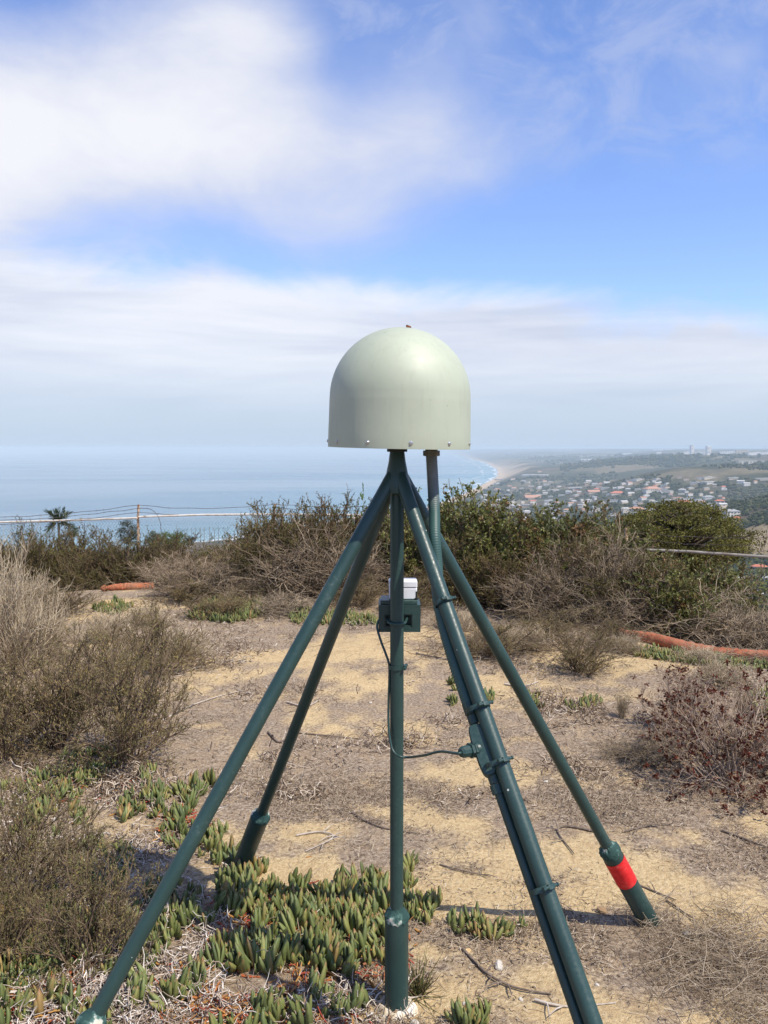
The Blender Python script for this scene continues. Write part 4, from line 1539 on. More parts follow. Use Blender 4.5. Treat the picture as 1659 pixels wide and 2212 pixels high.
for q, (kd, u, b, t_, w_, lb) in enumerate((
        ('dry', 480, 1335, 1262, 150, 'low brown scrub left of the green ice plant patch'), ('straw', 230, 1385, 1315, 130, 'low straw scrub below the orange straw roll'),
        ('dry', 425, 1300, 1240, 150, 'brown scrub right of the orange straw roll'), ('dry', 130, 1330, 1255, 170, 'low brown scrub left of the orange straw roll'),
        ('straw', 60, 1310, 1235, 150, 'pale scrub behind the tall straw shrub at left'), ('straw', 310, 1350, 1300, 110, 'low pale scrub in front of the orange straw roll'),
        ('dry', 560, 1300, 1235, 130, 'brown scrub at the foot of the tall dark clump'), ('dead', 600, 1325, 1275, 150, 'flat grey dead scrub in front of the tall dark clump'),
        ('dry', 770, 1312, 1240, 130, 'brown scrub between the left braces at the back'), ('dry', 1180, 1385, 1310, 150, 'brown scrub left of the round brown bush'),
        ('dry', 1320, 1395, 1320, 110, 'brown scrub at the left end of the red straw roll'), ('heath', 1560, 1392, 1290, 170, 'dark scrub behind the right half of the red straw roll'),
        ('straw', 400, 1420, 1350, 130, 'thin straw scrub on the grey litter at left'), ('dead', 1400, 1640, 1570, 160, 'flat bare twigs below the rust red shrub'),
        ('leafy', 1440, 1372, 1200, 190, 'olive leafy shrub above the left part of the red straw roll'), ('leafy', 1570, 1388, 1225, 190, 'olive leafy shrub above the right part of the red straw roll'),
        ('straw', 1352, 1412, 1362, 90, 'dry tuft hiding the left end of the red straw roll'), ('straw', 1520, 1432, 1392, 110, 'dry tuft in front of the middle of the red straw roll'),
        ('heath', 1310, 1340, 1215, 190, 'dark scrub behind the tall grey bare shrub'), ('heath', 1250, 1330, 1160, 190, 'dark olive scrub under the leafy shrubs beside the grey one'))):
    shrub(kd, u, b, t_, w_, lb, seed=q * 1.3)

# --- distant trees beyond the fences
def palm(u, v_top, v_base, dist, label, seed, nfr=26, name='palm_tree', group=None, cheap=False):
    rng = np.random.default_rng(seed)
    c = at(u, v_top, dist)
    zb = hz1(c.x, c.y)
    H = c.z - zb
    root = empty(name, (c.x, c.y, zb))
    fl = (at(u, v_base, dist).z - c.z) * -1
    MB((0, 0, 0)).tube([(0, 0, -.3), (.05, 0, H * .5), (0, 0, H - fl * .5)], [fl * .09, fl * .075, fl * .06], 6).build('trunk', bark_trunk, root)
    P0 = np.tile(np.array([[0, 0, H - fl * .5]]), (nfr, 1))
    a = rng.uniform(0, 6.283, nfr); e = rng.uniform(-.5, 1.5, nfr)
    D = np.stack([np.cos(a) * np.cos(e), np.sin(a) * np.cos(e), np.sin(e)], 1)
    S = walk(P0, D, fl * rng.uniform(.5, .75, nfr), 5, rng, .06, -.12)
    if cheap:
        p, d_ = pick(S, nfr * 6, rng, .1, 1)
        V, F = leaves_np(p, d_ + rnd_dirs(rng, len(p)) * .5, fl * .25, fl * .05, rng)
    else:
        p, d_ = pick(S, nfr * 30, rng, .1, 1)
        V, F = leaves_np(p, d_ + rnd_dirs(rng, len(p)) * .45, fl * .24, fl * .03, rng)
    fr = mesh_np('fronds', V, [F], {'var': np.repeat(rng.uniform(.1, .9, len(p)), 4)}, False)
    link('fronds', fr, root, f_palm)
    return tag(root, label, 'palm tree', group)


f_palm = plant_mat('palm_fronds', [(0.1, (0.03, 0.05, 0.02)), (0.9, (0.075, 0.10, 0.035))], .6, .2)
f_tree = plant_mat('tree_leaves', [(0.1, (0.022, 0.045, 0.014)), (0.5, (0.045, 0.078, 0.022)), (0.95, (0.09, 0.12, 0.04))], .6, .2)
f_pine = plant_mat('conifer_needles', [(0.1, (0.014, 0.028, 0.014)), (0.9, (0.04, 0.058, 0.026))], .7, .1)
f_lime = plant_mat('lime_leaves', [(0.1, (0.06, 0.11, 0.02)), (0.9, (0.15, 0.20, 0.05))], .6, .3)
bark_trunk = surf('trunk_bark', [(0.3, (0.07, 0.05, 0.035)), (0.7, (0.14, 0.11, 0.08))], 6, rough=.95, bump=.3)


def tree(u, top, bot, width, dist, fol, label, seed, name='tree', n=60, shape='round', nb=70, lsz=.06, cat='tree', gap=.10):
    """trunk and a crown of many small leaves gathered on boughs"""
    rng = np.random.default_rng(seed)
    c = at(u, top, dist)
    zb = hz1(c.x, c.y)
    H = c.z - zb
    ch = c.z - at(u, bot, dist).z
    W = width / FD * dist
    root = empty(name, (c.x, c.y, zb))
    a = rng.uniform(0, 6.283, n)
    f = rng.uniform(0, 1, n) ** .8
    z = H - ch * f
    rr_ = (W * .5 * (f ** .8 if shape == 'cone' else np.sqrt(np.clip(1 - (2 * f - 1) ** 2, 0.05, 1)))) * rng.uniform(.5, 1, n)
    Q = np.stack([np.cos(a) * rr_, np.sin(a) * rr_, z], 1)
    P0 = np.stack([np.zeros(n), np.zeros(n), np.clip(z - rr_ * .5, .3, H * .97)], 1)
    S = np.stack([P0 + (Q - P0) * t for t in np.linspace(0, 1, 4)], 1)
    rad_ = np.linspace(W * .018, W * .006, 4)[None].repeat(n, 0)
    V, F = tubes_np(S, rad_, 3)
    trunk = np.array([[[0, 0, -.5], [W * .02, 0, H * .4], [0, 0, H * .92]]])
    V2, F2 = tubes_np(trunk, np.array([[W * .06, W * .045, W * .012]]), 8)
    link('trunk', mesh_np('trunk', np.concatenate([V, V2]), [F, F2 + len(V)]), root, bark_trunk)
    pp = np.repeat(Q, nb, 0) + rng.normal(0, 1, (n * nb, 3)) * np.array([W * gap, W * gap, ch * gap * .55])
    V, F = leaves_np(pp, rnd_dirs(rng, n * nb, .3), W * lsz * rng.uniform(.5, 1.2, n * nb), W * lsz * .5, rng)
    link('crown', mesh_np('crown', V, [F], {'var': np.repeat(np.clip(np.repeat(rng.uniform(.2, .8, n), nb) + rng.normal(0, .15, n * nb), 0, 1), 4)}, False), root, fol)
    return tag(root, label, cat)


palm(126, 1106, 1152, 75, 'shaggy palm rising above the left hedge against the sea', 3, 34)
tree(1475, 1086, 1235, 290, 12.4, f_olive, 'large rounded olive green bush beyond the right fence rail', 21, 'olive_bush', 260, 'round', 130, .020, 'bush', .045)
tree(1385, 1112, 1230, 170, 12.8, f_olive, 'smaller olive bush left of the large rounded one', 22, 'olive_bush', 150, 'round', 110, .028, 'bush', .05)
tree(277, 1123, 1175, 42, 90, f_pine, 'dark conifer left of the rusty fence post', 4, 'conifer_tree')
tree(330, 1150, 1180, 36, 95, f_tree, 'green tree right of the rusty fence post', 5)
tree(372, 1147, 1185, 52, 85, f_lime, 'bright green tree seen through the fence mesh, second from the post', 6)
tree(350, 1160, 1190, 30, 100, f_tree, 'dark green tree between two brighter ones behind the mesh', 7)
tree(410, 1158, 1178, 22, 120, f_pine, 'small dark round tree right of the bright green one behind the mesh', 8)
tree(155, 1136, 1160, 26, 110, f_tree, 'small green tree right of the shaggy palm', 9)
for q, (u, v) in enumerate(((392, 1147), (398, 1148), (404, 1146), (414, 1146), (422, 1145), (433, 1144), (441, 1145), (452, 1143), (463, 1144), (472, 1142), (484, 1143), (492, 1141), (512, 1142), (521, 1141))):
    palm(u, v - 4.5, v + 2.5, 1850, 'tiny palm in the row along the distant beach', 40 + q, 14, group='palms along the beach', cheap=True)

# ------------------------------------------------------------------ ice plant
def ice_mat():
    m = bpy.data.materials.new('ice_plant_leaf')
    m.use_nodes = True
    t = NT(m.node_tree)
    v = t.n('ShaderNodeAttribute', attribute_name='var').outputs['Fac']
    h = t.n('ShaderNodeAttribute', attribute_name='tip').outputs['Fac']
    oi = t.n('ShaderNodeObjectInfo').outputs['Random']
    f = t.m('ADD', t.m('MULTIPLY', v, .7), t.m('MULTIPLY', oi, .3))
    col = t.ramp(f, [(0.06, (0.075, 0.10, 0.036)), (0.3, (0.115, 0.145, 0.046)), (0.55, (0.165, 0.195, 0.060)), (0.8, (0.235, 0.235, 0.072)), (0.97, (0.29, 0.19, 0.07))])
    obj = t.n('ShaderNodeTexCoord').outputs['Object']
    nz = t.noise(obj, 60, 4)
    col = t.mix(t.m('MULTIPLY', t.sstep(nz, .45, .8), .45), col, (0.16, 0.105, 0.06))
    red = t.m('MULTIPLY', t.sstep(h, .80, 1.0), t.sstep(f, .25, .8))
    col = t.mix(t.m('MULTIPLY', red, .75), col, (0.20, 0.07, 0.04))
    base = t.m('MULTIPLY', t.sstep(h, .22, .0), t.sstep(oi, .25, .8))
    col = t.mix(t.m('MULTIPLY', base, .8), col, (0.30, 0.09, 0.045))
    b = t.n('ShaderNodeBsdfPrincipled')
    t.l(col, b.inputs['Base Color'])
    b.inputs['Roughness'].default_value = .52
    b.inputs['Specular IOR Level'].default_value = .35
    b.inputs['Subsurface Weight'].default_value = 0.0
    t.l(b.outputs[0], t.n('ShaderNodeOutputMaterial').inputs['Surface'])
    return m


M['ice'] = ice_mat()
M['ice_red'] = plant_mat('red_dying_leaf', [(0.1, (0.34, 0.05, 0.03)), (0.45, (0.42, 0.13, 0.04)), (0.75, (0.48, 0.26, 0.07)), (0.95, (0.30, 0.13, 0.06))], .6, .15, .3)
M['runner'] = surf('red_runner', [(0.3, (0.22, 0.06, 0.035)), (0.7, (0.34, 0.14, 0.08))], 30, rough=.7)


def leaf_geo(L, W, curve, a, lean, k=6):
    """three-sided fleshy leaf: returns verts, faces, tip parameter"""
    prof = [(0, .55), (.12, .78), (.35, 1.0), (.62, .96), (.84, .66), (.95, .34), (1.0, .04)]
    vs, tp = [], []
    ca, sa = math.cos(a), math.sin(a)
    for s, wq in prof:
        ang_ = lean + curve * (1 - s) - curve * .3
        rr_ = L * (math.sin(lean) * s + curve * .35 * math.sin(math.pi * s))
        z = L * s * math.cos(lean * .8)
        for q in (0, 1, 2):
            b = [math.pi, math.pi / 3, -math.pi / 3][q]      # keel outward, flat face in
            lx = -math.cos(b) * W * .5 * wq * 1.05
            ly = math.sin(b) * W * .5 * wq
            x, y = rr_ + lx, ly
            vs.append((x * ca - y * sa, x * sa + y * ca, z))
            tp.append(s)
    fs = []
    for i in range(len(prof) - 1):
        for j in range(3):
            fs.append((i * 3 + j, i * 3 + (j + 1) % 3, (i + 1) * 3 + (j + 1) % 3, (i + 1) * 3 + j))
    return vs, fs, tp


def leaf_mesh(name, leaves, rng):
    V, F, vr, tp = [], [], [], []
    for (L, W, c, a, ln, ox, oy, oz) in leaves:
        vs, fs, t_ = leaf_geo(L, W, c, a, ln)
        b = len(V)
        V += [(x + ox, y + oy, z + oz) for x, y, z in vs]
        F += [tuple(i + b for i in f) for f in fs]
        vr += [rng.random()] * len(vs)
        tp += t_
    return mesh_np(name, V, [F], {'var': vr, 'tip': tp}, True, [M['ice']])


def sprig_params(rng):
    n = rng.randint(5, 9)
    out_ = []
    a0 = rng.random() * 6.28
    for i in range(n):
        inner = i < 3
        L = rng.uniform(.062, .088) * (1.0 if inner else rng.uniform(.7, 1.0))
        out_.append((L, rng.uniform(.0165, .0215), rng.uniform(.05, .30), a0 + i * 2.4 + rng.uniform(-.3, .3), rng.uniform(.04, .18) if inner else rng.uniform(.2, .62),
                     rng.uniform(-.010, .010), rng.uniform(-.010, .010), rng.uniform(-.006, .012) - .010))
    return out_


rngi = random.Random(77)
sprigs = [leaf_mesh('sprig_leaves', sprig_params(rngi), rngi) for _ in range(12)]
lone = [leaf_mesh('leaf', [(rngi.uniform(.07, .085), rngi.uniform(.0165, .0210), rngi.uniform(.08, .26), 0, 0, 0, 0, 0)], rngi) for _ in range(6)]
stub = MB().tube([(0, 0, -.015), (0, 0, .012)], [.006, .008], 6)
stub_me = bpy.data.meshes.new('stem')
stub_me.from_pydata(stub.v, [], stub.f)
stub_me.materials.append(M['runner'])


def gpt(u, v):
    d = ray(u, v)
    k = -CAM_H / d.z
    return d.x * k, d.y * k


def inside(x, y, poly):
    c = False
    for (ax, ay), (bx, by) in zip(poly, poly[1:] + poly[:1]):
        if (ay > y) != (by > y) and x < ax + (y - ay) / (by - ay) * (bx - ax):
            c = not c
    return c


def ice_patch(label, polys, n, seed, scale=1.0, detail=0, min_d=.030, smax=300, thin=0.0):
    """scatter sprigs inside photo polygons laid on the ground"""
    rng = random.Random(seed)
    gp = [[gpt(u, v) for u, v in p] for p in polys]
    pts = []
    tries = 0
    areas = [abs(sum(a[0] * b[1] - b[0] * a[1] for a, b in zip(p, p[1:] + p[:1]))) for p in gp]
    while len(pts) < n and tries < n * 60:
        tries += 1
        p = rng.choices(gp, areas)[0]
        xs, ys = [q[0] for q in p], [q[1] for q in p]
        x, y = rng.uniform(min(xs), max(xs)), rng.uniform(min(ys), max(ys))
        if not inside(x, y, p):
            continue
        if thin and float(fbm(np.array([x * 5.5]), np.array([y * 5.5]), seed, 3)[0]) < thin:
            continue
        if any((x - a) ** 2 + (y - b) ** 2 < min_d * min_d for a, b in pts):
            continue
        if (x - PB.x) ** 2 + (y - PB.y) ** 2 < .05 ** 2:
            continue
        pts.append((x, y))
    pts.sort(key=lambda q: q[1])
    cx, cy = sum(p[0] for p in pts) / len(pts), sum(p[1] for p in pts) / len(pts)
    root = empty('ice_plant', (cx, cy, hz1(cx, cy)))
    tag(root, label, 'ice plant')
    zs = height(np.array([p[0] for p in pts]), np.array([p[1] for p in pts]))
    for i, (x, y) in enumerate(pts):
        loc = Vector((x, y, float(zs[i]))) - root.location
        s = scale * rng.uniform(.62, 1.28)
        if i < detail:
            o = link('sprig', stub_me, root, None, loc)
            for (L, W, c, a, ln, ox, oy, oz) in sprig_params(rng):
                lf_ = link('leaf', rng.choice(lone), o, None, (ox, oy, oz))
                lf_.rotation_euler = (0, ln * .8, a)
                lf_.scale = (1, 1, L / .078)
        else:
            o = link('sprig', rng.choice(sprigs), root, None, loc)
        o.rotation_euler = (rng.gauss(0, .22), rng.gauss(0, .22), rng.uniform(0, 6.28))
        o.scale = (s, s, s * rng.uniform(.9, 1.15))
    return root


ice_patch('dense ice plant carpet between the left rear brace and the upright pipe', [[(478, 1905), (520, 1868), (640, 1905), (760, 1925), (835, 1890), (838, 2010), (830, 2130), (790, 2190), (700, 2230), (520, 2260),
           (350, 2260), (340, 2190), (430, 2080), (445, 1990)]], 185, 1, 1.12, 42, .041, thin=.43)
ice_patch('ice plant in the lower left corner beside the front left brace', [[(-40, 2080), (80, 2070), (180, 2110), (250, 2120), (230, 2200), (120, 2200), (0, 2240), (-40, 2240)], [(-40, 1960), (60, 1950), (200, 2000), (230, 2080), (80, 2075), (-40, 2085)], [(180, 2120), (300, 2090), (310, 2160), (240, 2230), (150, 2230)]], 200, 2, 1.05, 0, .036, thin=.36)
ice_patch('row of ice plant left of the front left brace, above the litter', [[(230, 1745), (330, 1720), (430, 1700), (475, 1655), (480, 1680), (440, 1735), (380, 1770), (260, 1790)],
          [(340, 1790), (400, 1760), (440, 1790), (430, 1830), (360, 1840)], [(440, 1800), (495, 1790), (500, 1850), (450, 1880), (430, 1850)]], 62, 3, 1.0, 0, .034)
ice_patch('reddish ice plant at the foot of the left shrubs', [[(0, 1700), (80, 1680), (100, 1780), (150, 1820), (40, 1840), (-20, 1800)], [(70, 1700), (150, 1640), (250, 1625), (270, 1660), (180, 1720), (160, 1790), (90, 1770)], [(305, 1680), (350, 1675), (352, 1700), (310, 1705)]], 85, 4, .95, 0, .04)
ice_patch('trailing ice plant runner pointing right from the upright pipe', [[(885, 1990), (905, 1950), (945, 1945), (940, 1995), (905, 2005)], [(965, 1985), (1000, 1990), (1060, 2010), (1130, 2000), (1125, 2020), (1050, 2040), (975, 2015)],
          [(868, 1905), (890, 1860), (897, 1880), (885, 1920)], [(870, 1960), (890, 1950), (890, 1985), (872, 1985)]], 30, 5, .92, 0, .034)
ice_patch('ice plant scattered under the front left brace', [[(240, 1960), (330, 1930), (420, 1945), (430, 1990), (330, 2080), (240, 2060), (180, 1990)], [(310, 2010), (360, 2000), (340, 2100), (290, 2080)], [(340, 1905), (430, 1930), (425, 1970), (345, 1950)], [(150, 1840), (260, 1830), (300, 1900), (230, 1950), (150, 1920)]], 85, 6, .95, 0, .036)
ice_patch('green ice plant patch in front of the dark clump left of the antenna', [[(410, 1335), (450, 1300), (520, 1290), (575, 1310), (570, 1330), (500, 1345)]], 170, 7, 1.25, 0, .05)
ice_patch('low strip of ice plant on the sand left of the sensor box', [[(620, 1335), (640, 1320), (720, 1325), (810, 1335), (815, 1355), (740, 1350), (640, 1345)]], 110, 8, 1.05, 0, .05)
ice_patch('strip of ice plant along the foot of the red straw roll', [[(1360, 1400), (1410, 1408), (1480, 1415), (1570, 1425), (1700, 1430), (1700, 1450), (1560, 1450), (1450, 1435), (1370, 1420)]], 200, 9, .8, 0, .045)
ice_patch('few ice plant sprigs beside the front right brace at mid height', [[(968, 1470), (985, 1465), (990, 1485), (970, 1488)], [(968, 1510), (995, 1500), (998, 1515), (975, 1522)], [(1048, 1500), (1062, 1495), (1064, 1515), (1050, 1515)]], 14, 10, .85, 0, .03)
ice_patch('ice plant sprigs in the grey litter behind the right rear brace', [[(1140, 1510), (1155, 1500), (1160, 1530), (1145, 1530)], [(1225, 1530), (1300, 1505), (1305, 1520), (1235, 1540)]], 20, 11, .95, 0, .035)
ice_patch('single ice plant sprig at the bottom edge right of the upright', [[(1000, 2225), (1045, 2225), (1045, 2205), (1005, 2205)]], 6, 12, 1.0, 0, .02)
ice_patch('ice plant tuft at the right edge among the rusty shrubs', [[(1610, 1530), (1659, 1500), (1680, 1530), (1640, 1560)]], 18, 13, 1.1, 0, .05)
ice_patch('faint ice plant patch near the orange straw roll at left', [[(190, 1318), (250, 1300), (290, 1310), (250, 1330)]], 40, 14, 1.0, 0, .06)

# grassy tuft by the upright foot
gtu = ground_hit(905, 2150)
rng = np.random.default_rng(5)
n = 70
S = walk(np.stack([rng.normal(0, .012, n), rng.normal(0, .012, n), np.zeros(n)], 1), rnd_dirs(rng, n, 1.6), rng.uniform(.06, .16, n), 5, rng, .1, -.03)
V, F = tubes_np(S, np.linspace(.0028, .0005, 5)[None].repeat(n, 0), 3)
gt = link('grass_tuft', mesh_np('grass_tuft', V, [F], {'var': np.repeat(rng.uniform(.1, .9, n), 15)}), None, plant_mat('tuft_blades', [(0.1, (0.10, 0.07, 0.03)), (0.5, (0.10, 0.11, 0.035)), (0.9, (0.22, 0.18, 0.07))], .8, .2), (gtu.x, gtu.y, gtu.z - .005))
tag(gt, 'small spiky yellow green tuft at the right of the upright pipe foot', 'grass tuft')

# ------------------------------------------------------------------ litter, straw and twigs
def scatter_strips(name, label, n, region, seed, L, Wd, mat, curl=.5, dens=None, rise=.012, k=4, cat=None):
    rng = np.random.default_rng(seed)
    us = rng.uniform(region[0], region[2], n * 12)
    vs_ = rng.uniform(region[1], region[3], n * 12)
    a, b = (us - 829.5) / FD, (vs_ - 1106) / FD
    dz = -SP - CP * b
    kk = -CAM_H / dz
    x, y = a * kk, (CP - SP * b) * kk
    keep = np.ones(len(x), bool) if dens is None else rng.random(len(x)) < dens(x, y, us, vs_)
    x, y = x[keep][:n], y[keep][:n]
    n = len(x)
    z = height(x, y)
    th = rng.uniform(0, 6.283, n)
    D = np.stack([np.cos(th), np.sin(th), rng.normal(0, .22, n)], 1)
    P0 = np.stack([x, y, z + np.abs(rng.normal(0, rise, n)) + .001], 1)
    S = walk(P0, D, L * rng.uniform(.35, 1.3, n), k, rng, curl, -.02)
    zz = height(S[..., 0].ravel(), S[..., 1].ravel()).reshape(S.shape[:2])
    S[..., 2] = np.maximum(S[..., 2], zz + .0015)
    rr_ = Wd * rng.uniform(.5, 1.3, (n, 1)) * np.linspace(1, .55, k)[None]
    V, F = tubes_np(S, rr_, 3)
    o = link(name, mesh_np(name, V, [F], {'var': np.repeat(rng.uniform(0.02, .98, n), k * 3)}), None, mat)
    return tag(o, label, cat, None, 'stuff')


m_lit = plant_mat('grey_litter', [(0.05, (0.095, 0.066, 0.044)), (0.4, (0.25, 0.18, 0.125)), (0.75, (0.42, 0.33, 0.24)), (0.97, (0.62, 0.54, 0.44))], .95, 0)
m_white = plant_mat('bleached_stems', [(0.05, (0.24, 0.18, 0.135)), (0.35, (0.42, 0.33, 0.26)), (0.7, (0.60, 0.52, 0.44)), (0.97, (0.74, 0.69, 0.62))], .95, 0)
m_straw = plant_mat('fine_straw', [(0.05, (0.16, 0.11, 0.07)), (0.5, (0.36, 0.28, 0.19)), (0.95, (0.55, 0.46, 0.34))], .95, 0)
m_redl = M['ice_red']


def d_noise(x, y, u, v):
    return np.clip((fbm(x * 1.6, y * 1.6, 91, 4) - .40) * 3.2, .06, 1) * np.clip(1.15 - sand_mask(x, y) * 1.5, .06, 1)


def blobs2(lst):
    def f(x, y, u, v):
        m = np.zeros(len(x))
        for cu, cv, ru, rv, a in lst:
            m = np.maximum(m, a * np.exp(-(((u - cu) / ru) ** 2 + ((v - cv) / rv) ** 2)))
        return m * np.clip((fbm(x * 5, y * 5, 17, 3) - .3) * 3, .1, 1)
    return f


scatter_strips('dry_straw', 'fine pale straw and twig scraps strewn over the clearing', 20000, (-80, 1330, 1740, 2300), 1, .05, .0013, m_straw, .45, d_noise, .006, 3)
scatter_strips('leaf_litter', 'grey brown plant litter strewn over the clearing', 24500, (-80, 1300, 1740, 2300), 2, .022, .0020, m_lit, .8, d_noise, .006, 3)
scatter_strips('dead_ice_plant', 'grey heaps of dead curled ice plant', 11000, (-80, 1290, 1740, 1760), 3, .07, .0036, m_lit, .9,
               blobs2([(450, 1395, 110, 28, 1), (420, 1345, 130, 25, .8), (560, 1345, 90, 20, .6), (1240, 1535, 90, 22, .9), (1170, 1520, 60, 22, .9), (1290, 1560, 100, 16, .6), (850, 1600, 70, 22, .8),
                       (700, 1610, 60, 16, .5), (660, 1720, 70, 20, .5), (1600, 1480, 90, 30, .9), (120, 1300, 90, 30, .8), (90, 1400, 90, 50, .6), (330, 1580, 60, 30, .4), (760, 1350, 60, 14, .5), (880, 1470, 40, 8, .5),
                       (1500, 1600, 120, 40, .5), (560, 1500, 120, 16, .35), (1130, 1440, 90, 14, .5), (960, 1560, 60, 14, .5), (480, 1440, 70, 20, .8), (620, 1640, 90, 18, .4), (1000, 1730, 90, 14, .3), (1250, 1660, 120, 20, .35), (200, 1700, 160, 40, .6), (420, 1300, 160, 22, .8), (250, 1340, 90, 20, .5), (640, 1370, 60, 14, .4)]), .022, 3)
scatter_strips('bleached_litter', 'white bleached stems under the ice plant in the foreground', 4000, (-60, 1680, 900, 2290), 4, .07, .0025, m_white, .55,
               blobs2([(330, 2050, 110, 90, 1), (230, 2160, 160, 60, 1), (420, 2120, 90, 70, .8), (290, 1880, 140, 80, .55), (80, 2200, 100, 30, .7), (420, 1990, 60, 60, .9), (650, 2190, 180, 30, .6), (150, 1780, 140, 60, .5), (560, 2070, 60, 50, .4), (330, 1720, 120, 40, .35)]), .018)
scatter_strips('red_leaf_litter', 'red and orange dying ice plant leaves between the green sprigs', 1500, (-60, 1690, 900, 2290), 5, .055, .0050, m_redl, .25,
               blobs2([(600, 1980, 90, 40, 1), (750, 1960, 60, 40, .8), (560, 2190, 160, 40, .9), (110, 2150, 120, 60, .8), (380, 1780, 60, 40, .6), (180, 1690, 90, 40, .7), (650, 2080, 160, 100, .5), (420, 2150, 80, 60, .6)]), .008)
scatter_strips('dry_grass', 'thin dry grass lying round the red banded foot', 2600, (1350, 1930, 1720, 2290), 6, .11, .0010, m_straw, .16,
               blobs2([(1420, 1990, 60, 40, 1), (1520, 2040, 110, 60, .8), (1600, 2080, 100, 70, .6), (1450, 2080, 120, 60, .4), (1620, 2180, 80, 60, .5)]), .025)
scatter_strips('dry_weed_stems', 'brown weed stalks lying along the foot of the bushes', 2600, (600, 1290, 1740, 1440), 7, .22, .0022, m_lit, .25,
               blobs2([(1100, 1400, 160, 26, 1), (1180, 1370, 120, 20, .8), (980, 1340, 90, 20, .7), (1400, 1500, 80, 30, .4), (720, 1300, 100, 12, .6), (1600, 1440, 100, 20, .6)]), .05)


def twig(pts, r_, label, mat, seed, branches=2):
    rng = random.Random(seed)
    P = [ground_hit(u, v) for u, v in pts]
    P = [p + Vector((0, 0, r_ * .8 + rng.uniform(0, .006))) for p in P]
    mb = MB(P[0])
    sp = spline(P, 5)
    mb.tube(sp, [r_ * (1 - .6 * i / len(sp)) for i in range(len(sp))], 6)
    for _ in range(branches):
        i = rng.randint(2, len(sp) - 3)
        a = rng.uniform(0, 6.28)
        L = rng.uniform(.04, .10)
        q = sp[i] + Vector((math.cos(a) * L, math.sin(a) * L, rng.uniform(.0, .02)))
        mb.tube([sp[i], (sp[i] + q) / 2 + Vector((0, 0, .006)), q], [r_ * .6, r_ * .5, r_ * .25], 5)
    o = mb.build('fallen_twig', mat, None, sharp=80)
    o.location = P[0]
    tag(o, label, 'twig')


twig([(1000, 2055), (1050, 2110), (1110, 2140), (1190, 2155)], .006, 'long dark twig curving toward the front right brace at the bottom', M['twig'], 1, 4)
twig([(1155, 2165), (1190, 2178), (1240, 2180), (1330, 2170)], .005, 'pale forked twig crossing behind the front right brace near the bottom', M['twig_pale'], 2, 3)
twig([(1290, 1800), (1225, 1790), (1205, 1800), (1240, 1850)], .006, 'dark bent twig left of the rear brace above the red tape', M['twig'], 3, 4)
twig([(1560, 1800), (1610, 1818), (1659, 1835)], .007, 'dark thin twig at the right edge beside the red banded leg', M['twig'], 4, 2)
twig([(1440, 1950), (1490, 1985), (1500, 1990)], .004, 'dark short twig just right of the red tape', M['twig'], 5, 2)
twig([(350, 1560), (420, 1525), (500, 1500), (530, 1495)], .006, 'long pale stick on the sand left of the front left brace', M['twig_pale'], 6, 3)
twig([(580, 1585), (600, 1605), (620, 1602)], .009, 'short dark curved stick between the left braces', M['twig'], 7, 1)
twig([(640, 1585), (720, 1595), (780, 1598)], .005, 'thin twig right of the rear left brace', M['twig'], 8, 2)
twig([(620, 1520), (660, 1530), (690, 1515)], .007, 'pale short stick beside the left braces at mid height', M['twig_pale'], 9, 1)
twig([(760, 1760), (820, 1790), (900, 1805)], .005, 'dark twig passing behind the upright below the cable', M['twig'], 10, 3)
twig([(640, 1810), (690, 1800), (720, 1815), (660, 1845)], .005, 'tangled dry twig on the sand right of the rear left foot', M['twig_pale'], 11, 6)
twig([(1090, 1480), (1130, 1485), (1165, 1475)], .008, 'brown stick on the sand right of the clamped brace', M['twig_pale'], 12, 1)
twig([(950, 1870), (1000, 1885), (1060, 1900)], .004, 'thin twig on the sand right of the upright', M['twig'], 13, 2)
twig([(1380, 1915), (1440, 1940), (1460, 1950)], .004, 'thin dark twig touching the shade of the red band', M['twig'], 14, 1)
twig([(900, 1415), (960, 1425), (1000, 1440)], .007, 'brown stick lying near the upright below the sensor box', M['twig'], 15, 2)
twig([(1350, 1800), (1390, 1790), (1450, 1785)], .005, 'dark thin twig right above the sealing collar of the rear brace', M['twig'], 16, 3)


def rock(u, v, size, label, mat, seed, squash=.6):
    rng = random.Random(seed)
    g = ground_hit(u, v)
    import bmesh
    bm = bmesh.new()
    bmesh.ops.create_icosphere(bm, subdivisions=2, radius=size / 2)
    for q in bm.verts:
        k = 1 + (float(fbm(np.array([q.co.x / size * 3 + seed]), np.array([q.co.y / size * 3 + q.co.z / size * 2]), seed, 2)[0]) - .5) * .9
        q.co = Vector((q.co.x * k, q.co.y * k * .8, q.co.z * k * squash))
    me = bpy.data.meshes.new('rock')
    bm.to_mesh(me)
    bm.free()
    me.materials.append(mat)
    o = link('rock', me, None, None, (g.x, g.y, g.z + size * squash * .22))
    o.rotation_euler = (rng.uniform(-.3, .3), rng.uniform(-.3, .3), rng.uniform(0, 6.28))
    tag(o, label, 'rock')


